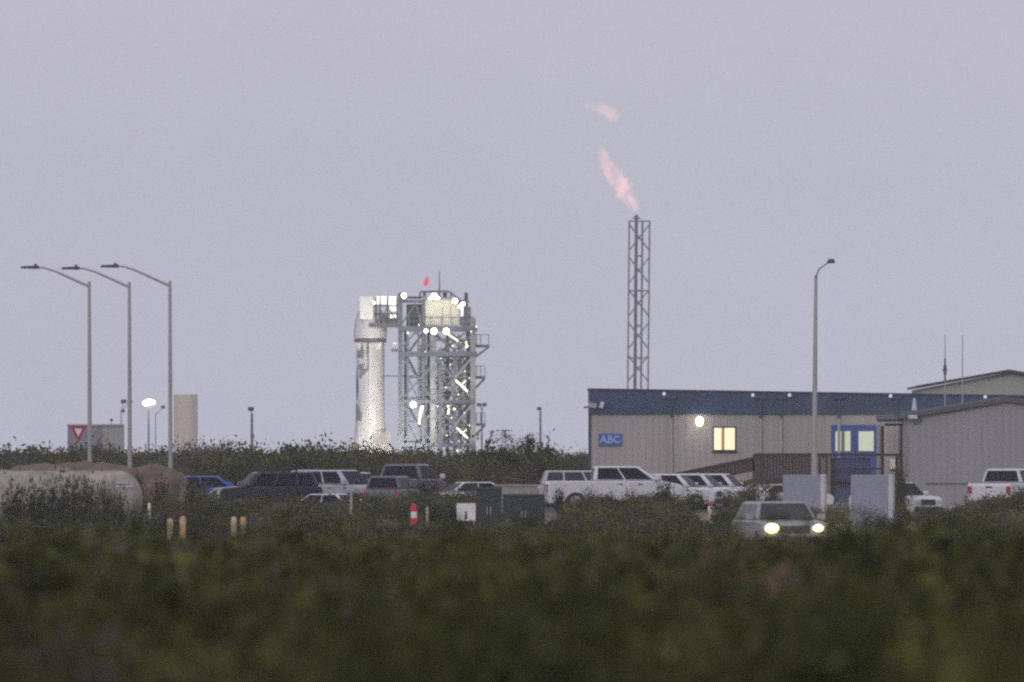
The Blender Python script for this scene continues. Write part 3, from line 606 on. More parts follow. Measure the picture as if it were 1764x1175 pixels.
# entrance trim, double door
dz0 = 1.35
a = B(1422, 0); c = B(1514, 716.5); MB().box(a[0], c[0], -.06, -.034, dz0, c[1]).build("entrance_surround", M['wall'], bd)
a = B(1432, 0); c = B(1515, 732); mid = (a[0] + c[0]) / 2
for i, (x0, x1) in enumerate(((a[0], mid - .004), (mid + .004, c[0] - .15))):
    d = MB().box(x0, x1, -.11, -.062, dz0, c[1]).build("door", M['bluedoor'], bd)
    if i == 0: wx0, wx1 = B(1439, 0)[0], B(1465, 0)[0]
    else: wx0, wx1 = B(1479, 0)[0], B(1505, 0)[0]
    wz0, wz1 = B(0, 777)[1], B(0, 743)[1]
    if i == 0:
        MB().box(wx0, wx0 + .26, -.125, -.112, wz0, wz1).build("door_glass", M['windim'], d)
        MB().box(wx0 + .263, wx0 + .42, -.125, -.112, wz0, wz1).build("door_curtain", M['greenstrip'], d)
        MB().box(wx0 + .423, wx1, -.125, -.112, wz0, wz1).build("door_glass", M['windim'], d)
    else: MB().box(wx0, min(wx1, x1 - .03), -.125, -.112, wz0, wz1).build("door_glass", M['windim'], d)
    f = MB(); f.bar((mid + (-.1 if i == 0 else .1), -.17, dz0 + .95), (mid + (-.1 if i == 0 else .1), -.17, dz0 + 1.2), .03); f.build("handle", M['galv'], d)
MB().box(c[0] - .146, c[0], -.115, -.062, dz0, c[1]).build("door_frame", M['panel'], bd)
# electrical box at the right
a = B(1533, 808); c = B(1548, 791); MB().box(a[0], c[0], -.25, -.033, a[1], c[1]).build("meter_box", M['white'], bd, bevel=.02)

# deck and ramp
YD = 764.5
dx0 = P(1130, 0, YD).x; dk = thing("entrance_deck", "maroon stained timber ramp and landing with slatted railing along the building", "ramp", (dx0, YD, 0))
def D(px, py): v = P(px, py, YD); return (v.x - dx0, v.z)
r0 = D(1130, 806); r1 = D(1297, 790); r2 = D(1297, 781); r3 = D(1566, 782)
MB().hexa([(0, 0, .02), (r1[0], 0, dz0 - .2), (r1[0], 1.6, dz0 - .2), (0, 1.6, .02)], [(0, 0, .14), (r1[0], 0, dz0), (r1[0], 1.6, dz0), (0, 1.6, .14)]).build("ramp", M['maroon2'], dk)
MB().box(r1[0] + .003, r3[0], 0, 3.0, dz0 - .15, dz0).build("landing", M['maroon2'], dk)
def rail(x0, z0, x1, z1, h, m, parent, name="railing", gap=.16, solid=True):
    s = MB(); n = max(1, int((x1 - x0) / gap))
    s.bar((x0, -.05, z0 + h), (x1, -.05, z1 + h), .12, .14); s.bar((x0, -.05, z0 + .12), (x1, -.05, z1 + .12), .06, .1)
    for i in range(n + 1): t = i / n; x = x0 + (x1-x0)*t; z = z0 + (z1-z0)*t; s.box(x - gap*.47, x + gap*.47, -.075, -.045, z + .05, z + h)
    return s.build(name, m, parent)
rail(0, .75, r1[0], r1[1] - .62, .62, M['maroon'], dk)
rail(r1[0] + .05, dz0 - .3, D(1404, 0)[0], dz0 - .3, 1.38, M['maroon2'], dk, gap=.14)
rail(D(1404, 0)[0] + .05, dz0 - .3, D(1430, 0)[0], dz0 - .3, 1.38, M['maroon'], dk, gap=.14)
s = MB(); s.bar((D(1430, 0)[0], -.05, dz0 + 1.08), (D(1520, 0)[0], -.05, dz0 + 1.08), .1, .12); s.bar((D(1430, 0)[0], -.05, dz0 + .45), (D(1520, 0)[0], -.05, dz0 + .45), .08, .08); s.build("railing", M['maroon'], dk)
rail(D(1545, 0)[0], dz0 - .3, r3[0], dz0 - .3, 1.38, M['maroon'], dk, gap=.14)
s = MB(); s.bar((D(1520, 0)[0], -.05, dz0 + 1.08), (D(1545, 0)[0], -.05, dz0 + 1.08), .1, .12); s.build("railing", M['maroon'], dk)
a = D(1433, 0); c = D(1500, 0); MB().box(a[0], c[0], .4, .45, .3, dz0 + .95).build("door_panel_screen", M['navydoor'], dk)
for px in (1300, 1340, 1380, 1420, 1430, 1475, 1520, 1565): x = D(px, 0)[0]; MB().box(x - .07, x + .07, .02, .16, 0, dz0 - .151).build("post", M['maroon2'], dk)
for px, py in ((1417, 790), (1428, 786)):
    x, z = D(px, py); MB().box(x - .07, x + .07, -.24, -.12, 0, z).build("newel_post", M['wood'], dk)
# porch canopy
YC = 765.0; cx0 = P(1540, 0, YC).x
cn = thing("porch_canopy", "small dark porch roof on two thin posts over the entrance landing", "canopy", (cx0, YC, 0))
def Cc(px, py): v = P(px, py, YC); return (v.x - cx0, v.z)
a = Cc(1512, 729); c = Cc(1568, 722); MB().hexa([(a[0], -.5, c[1] - .12), (c[0], -.5, c[1] - .12), (c[0], 3.0, c[1]), (a[0], 3.0, c[1])], [(a[0], -.5, c[1]), (c[0], -.5, c[1]), (c[0], 3.0, c[1] + .15), (a[0], 3.0, c[1] + .15)]).build("roof", M['fascia_trim'], cn)
a = Cc(1526, 733.5); c = Cc(1567, 729); MB().box(a[0], c[0], -.2, 2.6, a[1], c[1] - .01).build("soffit", M['maroon'], cn)
for px in (1520, 1553): x = Cc(px, 0)[0]; MB().box(x - .07, x + .07, -.2, -.06, dz0 + .002, Cc(0, 733.5)[1]).build("post", M['maroon'], cn)
x, z = Cc(1561, 737); h = MB().box(x - .2, x + .2, 1.2, 1.7, z + .02, z + .09).build("porch_lamp", M['trimblack'], cn); MB().ball((x, 1.3, z - .03), .16, 12, .7).build("lens", M['lamp2'], h)
point("porch_light", (cx0 + x - .1, YC + 1.6, z - .3), 35, r=.12)

# warehouse with gable, front right
YW = 751.0; wx = P(1567, 0, YW).x; wh = thing("gable_warehouse", "big grey ribbed metal shed with a low gable at the right edge", "warehouse", (wx, YW, 0))
def W_(px, py): v = P(px, py, YW); return (v.x - wx, v.z)
pk = W_(1735, 683); ev = W_(1560, 712); xe = 2 * pk[0]
s = MB(); s.prism([(0, 0), (xe, 0), (xe, ev[1]), (pk[0], pk[1] - .12), (0, ev[1] - .05)], 0, 15)
x = .1
while x < xe - .1:
    zt = ev[1] - .12 + (pk[1] - ev[1]) * (1 - abs(x - pk[0]) / pk[0]); s.box(x, x + .05, -.02, -.0005, .05, zt); x += .305
s.build("wall", M['shed'], wh)
rf = MB()
for sg in (-1, 1):
    x0 = pk[0] + sg * (pk[0] + .2); 
    rf.hexa([(min(x0, pk[0]), -.25, (ev[1] if x0 < pk[0] else pk[1]) - .22), (max(x0, pk[0]), -.25, (pk[1] if x0 < pk[0] else ev[1]) - .22), (max(x0, pk[0]), 15.2, (pk[1] if x0 < pk[0] else ev[1]) - .22), (min(x0, pk[0]), 15.2, (ev[1] if x0 < pk[0] else pk[1]) - .22)],
            [(min(x0, pk[0]), -.25, (ev[1] if x0 < pk[0] else pk[1])), (max(x0, pk[0]), -.25, (pk[1] if x0 < pk[0] else ev[1])), (max(x0, pk[0]), 15.2, (pk[1] if x0 < pk[0] else ev[1])), (min(x0, pk[0]), 15.2, (ev[1] if x0 < pk[0] else pk[1]))])
rf.build("roof", M['shedtrim'], wh)
a = W_(1564, 722); c = W_(1580, 715); MB().box(a[0], c[0], -.4, -.04, a[1], c[1]).build("gutter_box", M['panel_edge'], wh, bevel=.02)
s = MB(); s.tube((W_(1575, 0)[0], -.15, W_(0, 703)[1] - .1), (W_(1575, 0)[0], -.15, W_(0, 694)[1] + .2), .13, .05, 10); s.build("roof_vent", M['panel_edge'], wh)
MB().path([(W_(1583, 716)[0], -.08, W_(0, 716)[1]), (W_(1588, 722)[0], -.08, W_(0, 722)[1]), (W_(1584, 728)[0], -.08, W_(0, 728)[1]), (W_(1574, 731)[0], -.08, W_(0, 731)[1])], .025, 6).build("cable", M['shedtrim'], wh)
MB().box(W_(1595, 0)[0], xe, -.06, -.037, W_(0, 834)[1], W_(0, 832)[1]).build("base_rail", M['shedtrim'], wh)
for px, yt, cl, lab in ((1628, 576, True, "thin radio mast with a small equipment cluster on the warehouse roof"), (1658, 578, False, "plain thin whip aerial on the warehouse roof near the far gable's left slope")):
    Ya = YW + 6; v = P(px, yt, Ya); zb = P(px, 700, Ya).z - .1
    t = thing("antenna_mast", lab, "antenna", (v.x, Ya, zb), 0, "thin masts on the warehouse roof")
    MB().tube((0, 0, 0), (0, 0, v.z - zb), .035, .018, 8).build("mast", M['galv'], t)
    if cl:
        z = P(0, 637, Ya).z - zb; s = MB(); s.box(-.07, .07, -.06, .06, z - .2, z + .2); s.box(-.12, .1, -.03, .03, z - .05, z + .03); s.tube((0, 0, z - .5), (0, 0, z + .5), .04, n=8); s.build("equipment", M['shedtrim'], t)
# far gable building
YG = 905.0; v = P(1578, 667, YG); t = thing("far_gable_building", "pale cream metal building with dark gable edge showing behind the blue band", "building", (v.x, YG, tz(30, YG)))
z0 = t.location.z; e = P(1578, 667, YG).z - z0; p_ = P(1738, 639, YG); hw = p_.x - v.x
MB().prism([(.25, 0), (2*hw - .25, 0), (2*hw - .25, e - .1), (hw, p_.z - z0 - .1), (.25, e - .1)], 0, 20).build("wall", M['cream'], t)
s = MB()
for sg in (-1, 1): s.bar((hw, -.15, p_.z - z0), (hw + sg*hw, -.15, e), .5, .16)
for sg in (-1, 1): s.hexa([(hw, .1, p_.z-z0-.08), (hw+sg*hw, .1, e-.08), (hw+sg*hw, 20.2, e-.08), (hw, 20.2, p_.z-z0-.08)], [(hw, .1, p_.z-z0+.05), (hw+sg*hw, .1, e+.05), (hw+sg*hw, 20.2, e+.05), (hw, 20.2, p_.z-z0+.05)])
s.build("roof", M['roofdark'], t)

# ------------------------------------------------------------------ vehicles
def arch(cx, r, n=8): return [(cx - r*math.cos(math.pi*i/n), .30 + r*math.sin(math.pi*i/n)) for i in range(n + 1)]
def vehicle(name, label, cat, kind, px, Y, yaw, paint, glass='glass', group=None, lit=False, rack=False, zoff=0, scale=1.0):
    """+x forward, z up, origin on the ground under the centre"""
    x = P(px, 0, Y).x; z = tz(x, Y) + .02
    t = thing(name, label, cat, (x, Y, z), R(yaw), group); t.scale = (scale,)*3
    S = dict(
      pickup=dict(L=5.9, W=2.02, wb=3.7, fo=.98, hood=1.18, belt=1.30, roof=1.93, c0=-1.0, c1=-.88, c2=1.0, c3=1.95, wr=.40, bed=1.30),
      suv=dict(L=4.8, W=1.92, wb=2.85, fo=.95, hood=1.08, belt=1.12, roof=1.76, c0=-2.28, c1=-2.05, c2=.55, c3=1.2, wr=.36, bed=None),
      sedan=dict(L=4.6, W=1.80, wb=2.75, fo=.9, hood=.92, belt=.98, roof=1.46, c0=-1.75, c1=-1.05, c2=.45, c3=1.2, wr=.32, bed=None))[kind]
    L_, W, H2 = S['L'], S['W'], S['L'] / 2; wf = H2 - S['fo']; wr_ = wf - S['wb']; ar = S['wr'] + .07
    tail = S['belt'] if kind != 'sedan' else S['belt'] - .02
    prof = [(-H2 + .04, .32)] + arch(wr_, ar) + [(wr_ + ar + .02, .24), (wf - ar - .02, .24)] + arch(wf, ar) + [(H2 - .08, .30), (H2, .45), (H2 - .02, S['hood'] - .18), (H2 - .16, S['hood'] - .04), (S['c3'] + .05, S['belt']), (-H2 + .08, tail), (-H2, tail - .15), (-H2, .5)]
    bod = MB().prism(prof, -W/2, W/2).build("body", paint, t, bevel=.08)
    wb_, wt = W/2 - .05, W/2 - .27
    c0, c1, c2, c3, be, ro = S['c0'], S['c1'], S['c2'], S['c3'], S['belt'], S['roof']
    cb = [Vector(v) for v in ((c0, -wb_, be + .002), (c3, -wb_, be + .002), (c3, wb_, be + .002), (c0, wb_, be + .002))]
    ct = [Vector(v) for v in ((c1, -wt, ro), (c2, -wt, ro), (c2, wt, ro), (c1, wt, ro))]
    ca = MB().hexa(cb, ct).build("cabin", paint, t, bevel=.11)
    def pane(A, Bq, C, Dq, s0, s1, t0, t1, nm, m=None):
        q = []
        for s_, t_ in ((s0, t0), (s1, t0), (s1, t1), (s0, t1)): q.append(A.lerp(Bq, s_).lerp(Dq.lerp(C, s_), t_))
        n = (q[1] - q[0]).cross(q[3] - q[0]).normalized()
        ctr = Vector(((c1 + c2)/2, 0, (be + ro)/2))
        if n.dot(q[0] - ctr) < 0: n = -n
        MB().add([v + n*.012 for v in q] + [v - n*.03 for v in q], [(0,1,2,3),(7,6,5,4),(0,4,5,1),(1,5,6,2),(2,6,7,3),(3,7,4,0)]).build(nm, m or M[glass], ca)
    pane(cb[1], cb[2], ct[2], ct[1], .05, .95, .06, .90, "windscreen")
    pane(cb[0], cb[3], ct[3], ct[0], .07, .93, .10, .86, "rear_window")
    for A, Bq, C, Dq in ((cb[0], cb[1], ct[1], ct[0]), (cb[3], cb[2], ct[2], ct[3])):
        cuts = [(.07, .47), (.50, .90)] if kind != 'suv' else [(.06, .29), (.32, .60), (.63, .92)]
        for s0, s1 in cuts: pane(A, Bq, C, Dq, s0, s1, .10, .88, "side_window")
    for wx_ in (wf, wr_):
        for sy in (-1, 1):
            y = sy * (W/2 - .13); ty = MB().lathe((0, 0, 0), [(.01, 0)], 3); m_ = MB()
            m_.tube((wx_, y - .12, S['wr']), (wx_, y + .12, S['wr']), S['wr'], n=24); wl = m_.build("wheel", M['rubber'], t)
            m2 = MB(); ys_ = y + sy*.125; m2.tube((wx_, ys_ - .012, S['wr']), (wx_, ys_ + .012, S['wr']), S['wr']*.62, n=16); m2.build("rim", M['rim'], wl)
    for sy in (-1, 1):
        y = sy * (W/2 - .28)
        hl = MB().box(H2 - .10, H2 + .012, y - .2, y + .2, S['hood'] - .34, S['hood'] - .17).build("headlight", M['headlens'], t, bevel=.02)
        if lit: MB().ball((H2 + .06, y, S['hood'] - .24), .20 if sy < 0 else .145, 14, .9).build("lit_bulb", M['headlit'], hl)
        y = sy * (W/2 - .12)
        MB().box(-H2 - .015, -H2 + .10, y - .1, y + .108, tail - .48, tail - .14).build("tail_light", M['redlamp'], t, bevel=.02)
        MB().hexa([(c3 - .28, sy*(W/2 - .02) - .02, be + .02), (c3 - .1, sy*(W/2 - .02) - .02, be + .02), (c3 - .1, sy*(W/2 + .2), be + .02), (c3 - .28, sy*(W/2 + .2), be + .02)], [(c3 - .28, sy*(W/2 - .02) - .02, be + .2), (c3 - .12, sy*(W/2 - .02) - .02, be + .2), (c3 - .12, sy*(W/2 + .2), be + .22), (c3 - .28, sy*(W/2 + .2), be + .22)]).build("mirror", paint if kind != 'pickup' else M['carwhite'], t, bevel=.02)
        hs = MB()
        for hx in ((.1, .95) if kind != 'sedan' else (-.5, .5)): hs.box(hx, hx + .2, sy*(W/2 + .003) - .02, sy*(W/2 + .003) + .02, be - .17, be - .13)
        hs.build("door_handle", M['trimblack'], t)
    MB().box(H2 - .06, H2 + .018, -W/2 + .52, W/2 - .52, S['hood'] - .42, S['hood'] - .16).build("grille", M['trimblack'], t)
    MB().box(H2 - .12, H2 + .06, -W/2 + .06, W/2 - .06, .36, .56).build("bumper", M['trimblack'] if kind != 'pickup' else M['rim'], t, bevel=.03)
    MB().box(-H2 - .06, -H2 + .12, -W/2 + .06, W/2 - .06, .40, .58).build("bumper", M['trimblack'] if kind != 'pickup' else M['rim'], t, bevel=.03)
    if kind == 'pickup':
        MB().box(-H2 + .1, c0 - .05, -W/2 + .12, W/2 - .12, be - .3, be + .006).build("bed_shade_panel", M['trimblack'], t)  # dark panel stands in for the shaded hollow of the open bed
        MB().box(-H2 - .02, -H2 + .02, -.14, .14, be - .22, be - .15).build("tailgate_handle", M['trimblack'], t)
        MB().box(wf - .2, wf + .0, -W/2 - .012, -W/2 + .02, 1.0, 1.05).build("fender_badge", M['trimblack'], t)
    if rack:
        rk_ = MB()
        for yy_ in (-.62, .62): rk_.bar((-1.3, yy_, ro + .14), (.35, yy_, ro + .14), .06, .06)
        for xx_ in (-1.25, -.7, -.15, .3): rk_.bar((xx_, -.62, ro + .10), (xx_, .62, ro + .10), .06, .05); rk_.box(xx_ - .03, xx_ + .03, -.63, -.57, ro, ro + .1); rk_.box(xx_ - .03, xx_ + .03, .57, .63, ro, ro + .1)
        rk_.box(-1.32, .38, -.66, -.60, ro + .08, ro + .26)
        rk_.build("roof_rack", M['trimblack'], t)
    return t
W1, W2, DK, SV, BL = M['carwhite'], M['carwhite'], M['carblack'], M['carsilver'], M['carblue']
GP = "cars in the parking lot"
vehicle("pickup_truck", "white crew cab pickup facing right in front of the ABC wall sign", "pickup", 'pickup', 1058, 735, 4, W1, group=GP)
vehicle("parked_car", "silver grey car with dark windows half hidden behind the white pickup's bed", "car", 'suv', 1018, 748, 2, SV, glass='glass_lt', group=GP, scale=.98)
vehicle("parked_car", "black off-roader with a roof rack, facing left, at the left end of the lot", "car", 'suv', 459, 735, 194, DK, group=GP, rack=True, scale=.95)
vehicle("parked_car", "blue car showing only its roof left of the black off-roader", "car", 'sedan', 356, 746, 5, BL, group=GP, scale=1.02)
vehicle("parked_car", "silver car with dark side windows just right of the black off-roader", "car", 'suv', 583, 742, -35, SV, group=GP)
vehicle("parked_car", "white car with rounded nose between two darker-windowed vehicles", "car", 'sedan', 606, 751, -50, W1, group=GP, scale=1.12)
vehicle("parked_car", "low white car nose just below the silver car", "car", 'sedan', 575, 696, -24, W1, group=GP, scale=.82)
vehicle("pickup_truck", "taller grey pickup seen from behind with a big dark rear window, farthest back", "pickup", 'pickup', 700, 752, 75, M['cargrey'], group=GP, scale=1.04)
vehicle("parked_car", "dull grey car with pale roof seen from behind, nearer the scrub", "car", 'suv', 676, 728, 78, M['cargrey'], group=GP, scale=.86)
vehicle("parked_car", "low white car mostly hidden by scrub behind the dark green cabinets", "car", 'sedan', 826, 732, 20, W1, group=GP, scale=.86)
vehicle("parked_car", "nearest of the row of white cars behind the pickup's hood", "car", 'suv', 1156, 744, -14, W1, group=GP, scale=.90)
vehicle("parked_car", "second white car of the row right of the white pickup", "car", 'suv', 1197, 748, -14, W1, group=GP, scale=.90)
vehicle("parked_car", "farthest white car of the row, under the maroon ramp", "car", 'suv', 1234, 752, -14, W1, group=GP, scale=.90)
vehicle("parked_car", "white car poking out left of the left blue-grey panel", "car", 'sedan', 1362, 742, 10, W1, group=GP, scale=.78)
hv = vehicle("moving_car", "pale off-roader driving toward the camera with both headlights glaring", "car", 'suv', 1342, 600, -79, M['carmid'], glass='glass_lt', lit=True); hv.scale = (1.12, 1.22, 1.0)
vehicle("parked_car", "white hatchback partly hidden by shrubs in front of the grey shed", "car", 'suv', 1543, 706, -50, W1, group=GP, scale=.85)
vehicle("pickup_truck", "white pickup at the right edge seen from behind with one red tail light", "pickup", 'pickup', 1736, 722, 72, W1, group=GP, scale=.95)
bpy.context.view_layer.update()
for sy in (-.68, .68):
    p0 = hv.matrix_world @ Vector((2.95, sy, .82)); p1 = hv.matrix_world @ Vector((30, sy * 1.5, .45))
    spot("headlight_beam", p0, p1, 5000, c=(1, .90, .40), ang=50, r=.08)

# ------------------------------------------------------------------ things in the scrub
def place(name, label, cat, px, Y, group=None, rz=0):
    x = P(px, 0, Y).x; return thing(name, label, cat, (x, Y, tz(x, Y)), rz, group)
for px, lab in ((1386, "left blue-grey upright panel behind the car with lit headlights"), (1503, "right blue-grey upright panel, in front of the blue double door")):
    Yp = 692; t = place("gate_panel", lab, "panel", px, Yp, "twin blue-grey panels", R(-9)); H = P(0, 818, Yp).z - t.location.z
    MB().box(-.85, .68, -.3, .3, 0, H).build("panel", M['panel'], t, bevel=.02)
    MB().box(.682, .87, -.31, .31, 0, H + .02).build("lit_side_face", M['panel_edge'], t, bevel=.02)  # side face of the block, its lighter tone painted in
    MB().box(-.95, .95, -.42, .42, -.2, .12).build("footing", M['concrete'], t)
for px0, px1, yt, lab, dp in ((820, 864, 839, "taller dark green utility cabinet beside the small white board", 1.0), (866, 938, 851, "wider and lower dark green utility cabinet, right of the taller one", 1.2)):
    Yc = 655; t = place("utility_cabinet", lab, "cabinet", (px0 + px1) / 2, Yc, "dark green utility cabinets"); H = P(0, yt, Yc).z - t.location.z; hw = (px1 - px0) / 2 * K(Yc)
    MB().box(-hw, hw, 0, dp, 0, H - .08).build("housing", M['green_box'], t, bevel=.03)
    MB().hexa([(-hw-.04, -.05, H-.08), (hw+.04, -.05, H-.08), (hw+.04, dp+.05, H-.08), (-hw-.04, dp+.05, H-.08)], [(-hw+.03, .02, H), (hw-.03, .02, H), (hw-.03, dp-.02, H), (-hw+.03, dp-.02, H)]).build("lid", M['green_box'], t)
    for s in (-1, 1): d = MB().box(min(s*.02, s*(hw-.04)), max(s*.02, s*(hw-.04)), -.03, -.002, .15, H - .14).build("door", M['green_box'], t); MB().box(s*.07 - .015, s*.07 + .015, -.06, -.031, H*.45, H*.6).build("handle", M['galv'], d)
t = place("low_wall", "pale low concrete wall between the dark green cabinet and the white pickup", "wall", 893, 700); H = P(0, 838, 700).z - t.location.z
MB().box(-.95, .8, 0, .2, 0, H).build("wall_body", M['concrete'], t, bevel=.02); MB().box(-1.0, .85, -.05, .25, H + .002, H + .08).build("coping", M['concrete'], t, bevel=.01)
t = place("white_board", "small white sign board on legs left of the dark green cabinet", "sign board", 803, 650); zt = P(0, 867, 650).z - t.location.z; zb_ = P(0, 897, 650).z - t.location.z
bo = MB().box(-.36, .36, -.02, .02, zb_, zt).build("board", M['white'], t, bevel=.01); MB().prism([(-.06, zb_ + .05), (.05, zb_ + .05), (.03, zb_ + .34), (-.03, zb_ + .36)], -.028, -.021).build("dark_mark", M['trimblack'], bo)
for s in (-.3, .3): MB().box(s - .03, s + .03, .022, .07, 0, zt).build("leg", M['galv'], t)
def marker(px, Y, y0, y1, label, rad, bm='red'):
    t = place("traffic_marker", label, "traffic marker", px, Y, "red and white traffic markers"); zt = P(0, y0, Y).z - t.location.z; zb_ = P(0, y1, Y).z - t.location.z; d = zt - zb_
    MB().lathe((0, 0, 0), [(rad*2.0, 0), (rad*2.0, .05), (rad*1.4, .06), (rad*1.25, zb_ + d*.25), (rad*1.15, zb_ + d*.33)], 16).build("base", M[bm], t)
    MB().lathe((0, 0, 0), [(rad*1.15, zb_ + d*.33), (rad*1.05, zb_ + d*.62)], 16).build("white_band", M['white'], t)
    MB().lathe((0, 0, 0), [(rad*1.05, zb_ + d*.62), (rad*.95, zt - .03), (rad*.5, zt), (.005, zt)], 16).build("top", M['red'], t)
marker(713, 640, 868, 904, "red marker post with a white band standing in scrub below the parked cars", .11)
marker(1223, 650, 864, 886, "faded red and white marker in scrub left of the lit car", .07, 'ochre')
GB = "yellow bollards beside the dirt track"
def bollard(px, Y, y0, label, m='yellow', r=.105, group=GB, name="bollard"):
    t = place(name, label, "bollard", px, Y, group); H = P(0, y0, Y).z - t.location.z
    MB().lathe((0, 0, 0), [(r, 0), (r, H - .08), (r*.75, H - .02), (.005, H)], 18).build("post", M[m], t); MB().lathe((0, 0, 0), [(r*1.06, H*.78), (r*1.06, H*.86)], 18).build("band", M['ochre'], t)
bollard(293, 600, 893, "dull pale bollard left of the brown shrub, leftmost of the four", 'ochre')
bollard(315, 600, 889, "yellow bollard just right of the brown shrub below the third street lamp")
bollard(403, 598, 890, "faded yellow bollard, left one of the close pair below the black off-roader", 'ochre')
bollard(419, 598, 890, "brighter yellow bollard, right one of the close pair below the black off-roader")
bollard(257, 630, 866, "thin white post at the rounded end of the tan tank", 'white', .055, None, "marker_post")
bollard(605, 640, 848, "thin grey stake rising from scrub below the white cars", 'galv', .04, None, "marker_post")
bollard(736, 640, 872, "short pale stake right of the red marker post", 'concrete', .05, None, "marker_post")

# horizontal tank, left
Yt = 645.0; xe_ = P(246, 0, Yt).x; rr = 1.08; ztop = P(0, 811, Yt).z; zc = ztop - rr; g0 = tz(-15, Yt)
t = thing("horizontal_tank", "long weathered tan tank lying on its side with a rounded right end", "tank", (xe_, Yt, g0))
Lk = 8.5; prof = [(.01, -Lk)] + [(rr*math.sin(math.pi/2*i/6), -Lk + .9*(1-math.cos(math.pi/2*i/6))) for i in range(1, 7)] + [(rr, -Lk*.75), (rr, -Lk*.5), (rr, -Lk*.25)] + [(rr*math.cos(math.pi/2*i/8), -.9 + .9*math.sin(math.pi/2*i/8)) for i in range(0, 8)] + [(.01, 0)]
MB().lathe((0, 0, zc - g0), prof, 36, 'x').build("shell", M['tan'], t)
for xx_ in (-1.1, -4.2, -7.2):
    MB().lathe((0, 0, zc - g0), [(rr + .002, xx_ - .05), (rr + .03, xx_ - .04), (rr + .03, xx_ + .04), (rr + .002, xx_ + .05)], 36, 'x').build("band", M['tan'], t)
    MB().hexa([(xx_-.25, -.95, 0), (xx_+.25, -.95, 0), (xx_+.25, .95, 0), (xx_-.25, .95, 0)], [(xx_-.2, -.85, .75), (xx_+.2, -.85, .75), (xx_+.2, .85, .75), (xx_-.2, .85, .75)]).build("saddle", M['concrete'], t)
MB().tube((-3.0, 0, zc - g0 + rr - .02), (-3.0, 0, zc - g0 + rr + .12), .28, n=18).build("hatch", M['tan'], t)
for i, z in enumerate((.62, .5)): MB().box(-1.0, -.35, -.98, -.93, zc - g0 + z - .03, zc - g0 + z + .03).build("step", M['panel_edge'], t)
# earth berm behind it
bm_ = MB(); Yb = 668.0; X0, X1 = P(-60, 0, Yb).x, P(356, 0, Yb).x; nxx, nyy = 60, 18
def bh(u, v_):
    px_ = -60 + u * 416; top = np.interp(px_, [-60, 20, 45, 130, 200, 240, 275, 300, 320, 338, 356], [824, 812, 803, 800, 803, 806, 803, 810, 826, 850, 890])
    zt_ = P(0, top, Yb).z; prof_ = max(0, math.sin(math.pi * min(1, max(0, v_)))) ** .6
    return prof_ * (zt_ + .75) + .16 * noise.noise(Vector((u*22, v_*5, 0))) + .06 * noise.noise(Vector((u*70, v_*12, 4)))
bm_.v = [(X0 + (X1-X0)*i/nxx, Yb - 4 + 8*j/nyy, tz(X0, Yb - 4 + 8*j/nyy) - .1 + bh(i/nxx, j/nyy)) for j in range(nyy+1) for i in range(nxx+1)]
bm_.f = [(j*(nxx+1)+i, j*(nxx+1)+i+1, (j+1)*(nxx+1)+i+1, (j+1)*(nxx+1)+i) for j in range(nyy) for i in range(nxx)]
bm_.smooth = True
tag(bm_.build("earth_berm", M['berm'], None, recalc=False), "reddish earth berm behind the tan tank at the street lamps' feet", None, kind='structure')

# ------------------------------------------------------------------ vegetation
olive = leafmat("olive_leaves", [(.013, .013, .004), (.046, .048, .011), (.066, .066, .015), (.108, .102, .025), (.20, .172, .042)])
green = leafmat("green_leaves", [(.008, .010, .003), (.027, .033, .007), (.043, .051, .010), (.072, .082, .017), (.135, .140, .027)])
grey = leafmat("grey_leaves", [(.055, .055, .043), (.100, .098, .078), (.15, .145, .115)])
brown = leafmat("brown_twigs", [(.060, .036, .028), (.105, .062, .045), (.16, .11, .078)])
straw = leafmat("straw_leaves", [(.07, .065, .03), (.12, .105, .05), (.17, .14, .09)])
stemm = mat("twig", (.07, .055, .045), .9)

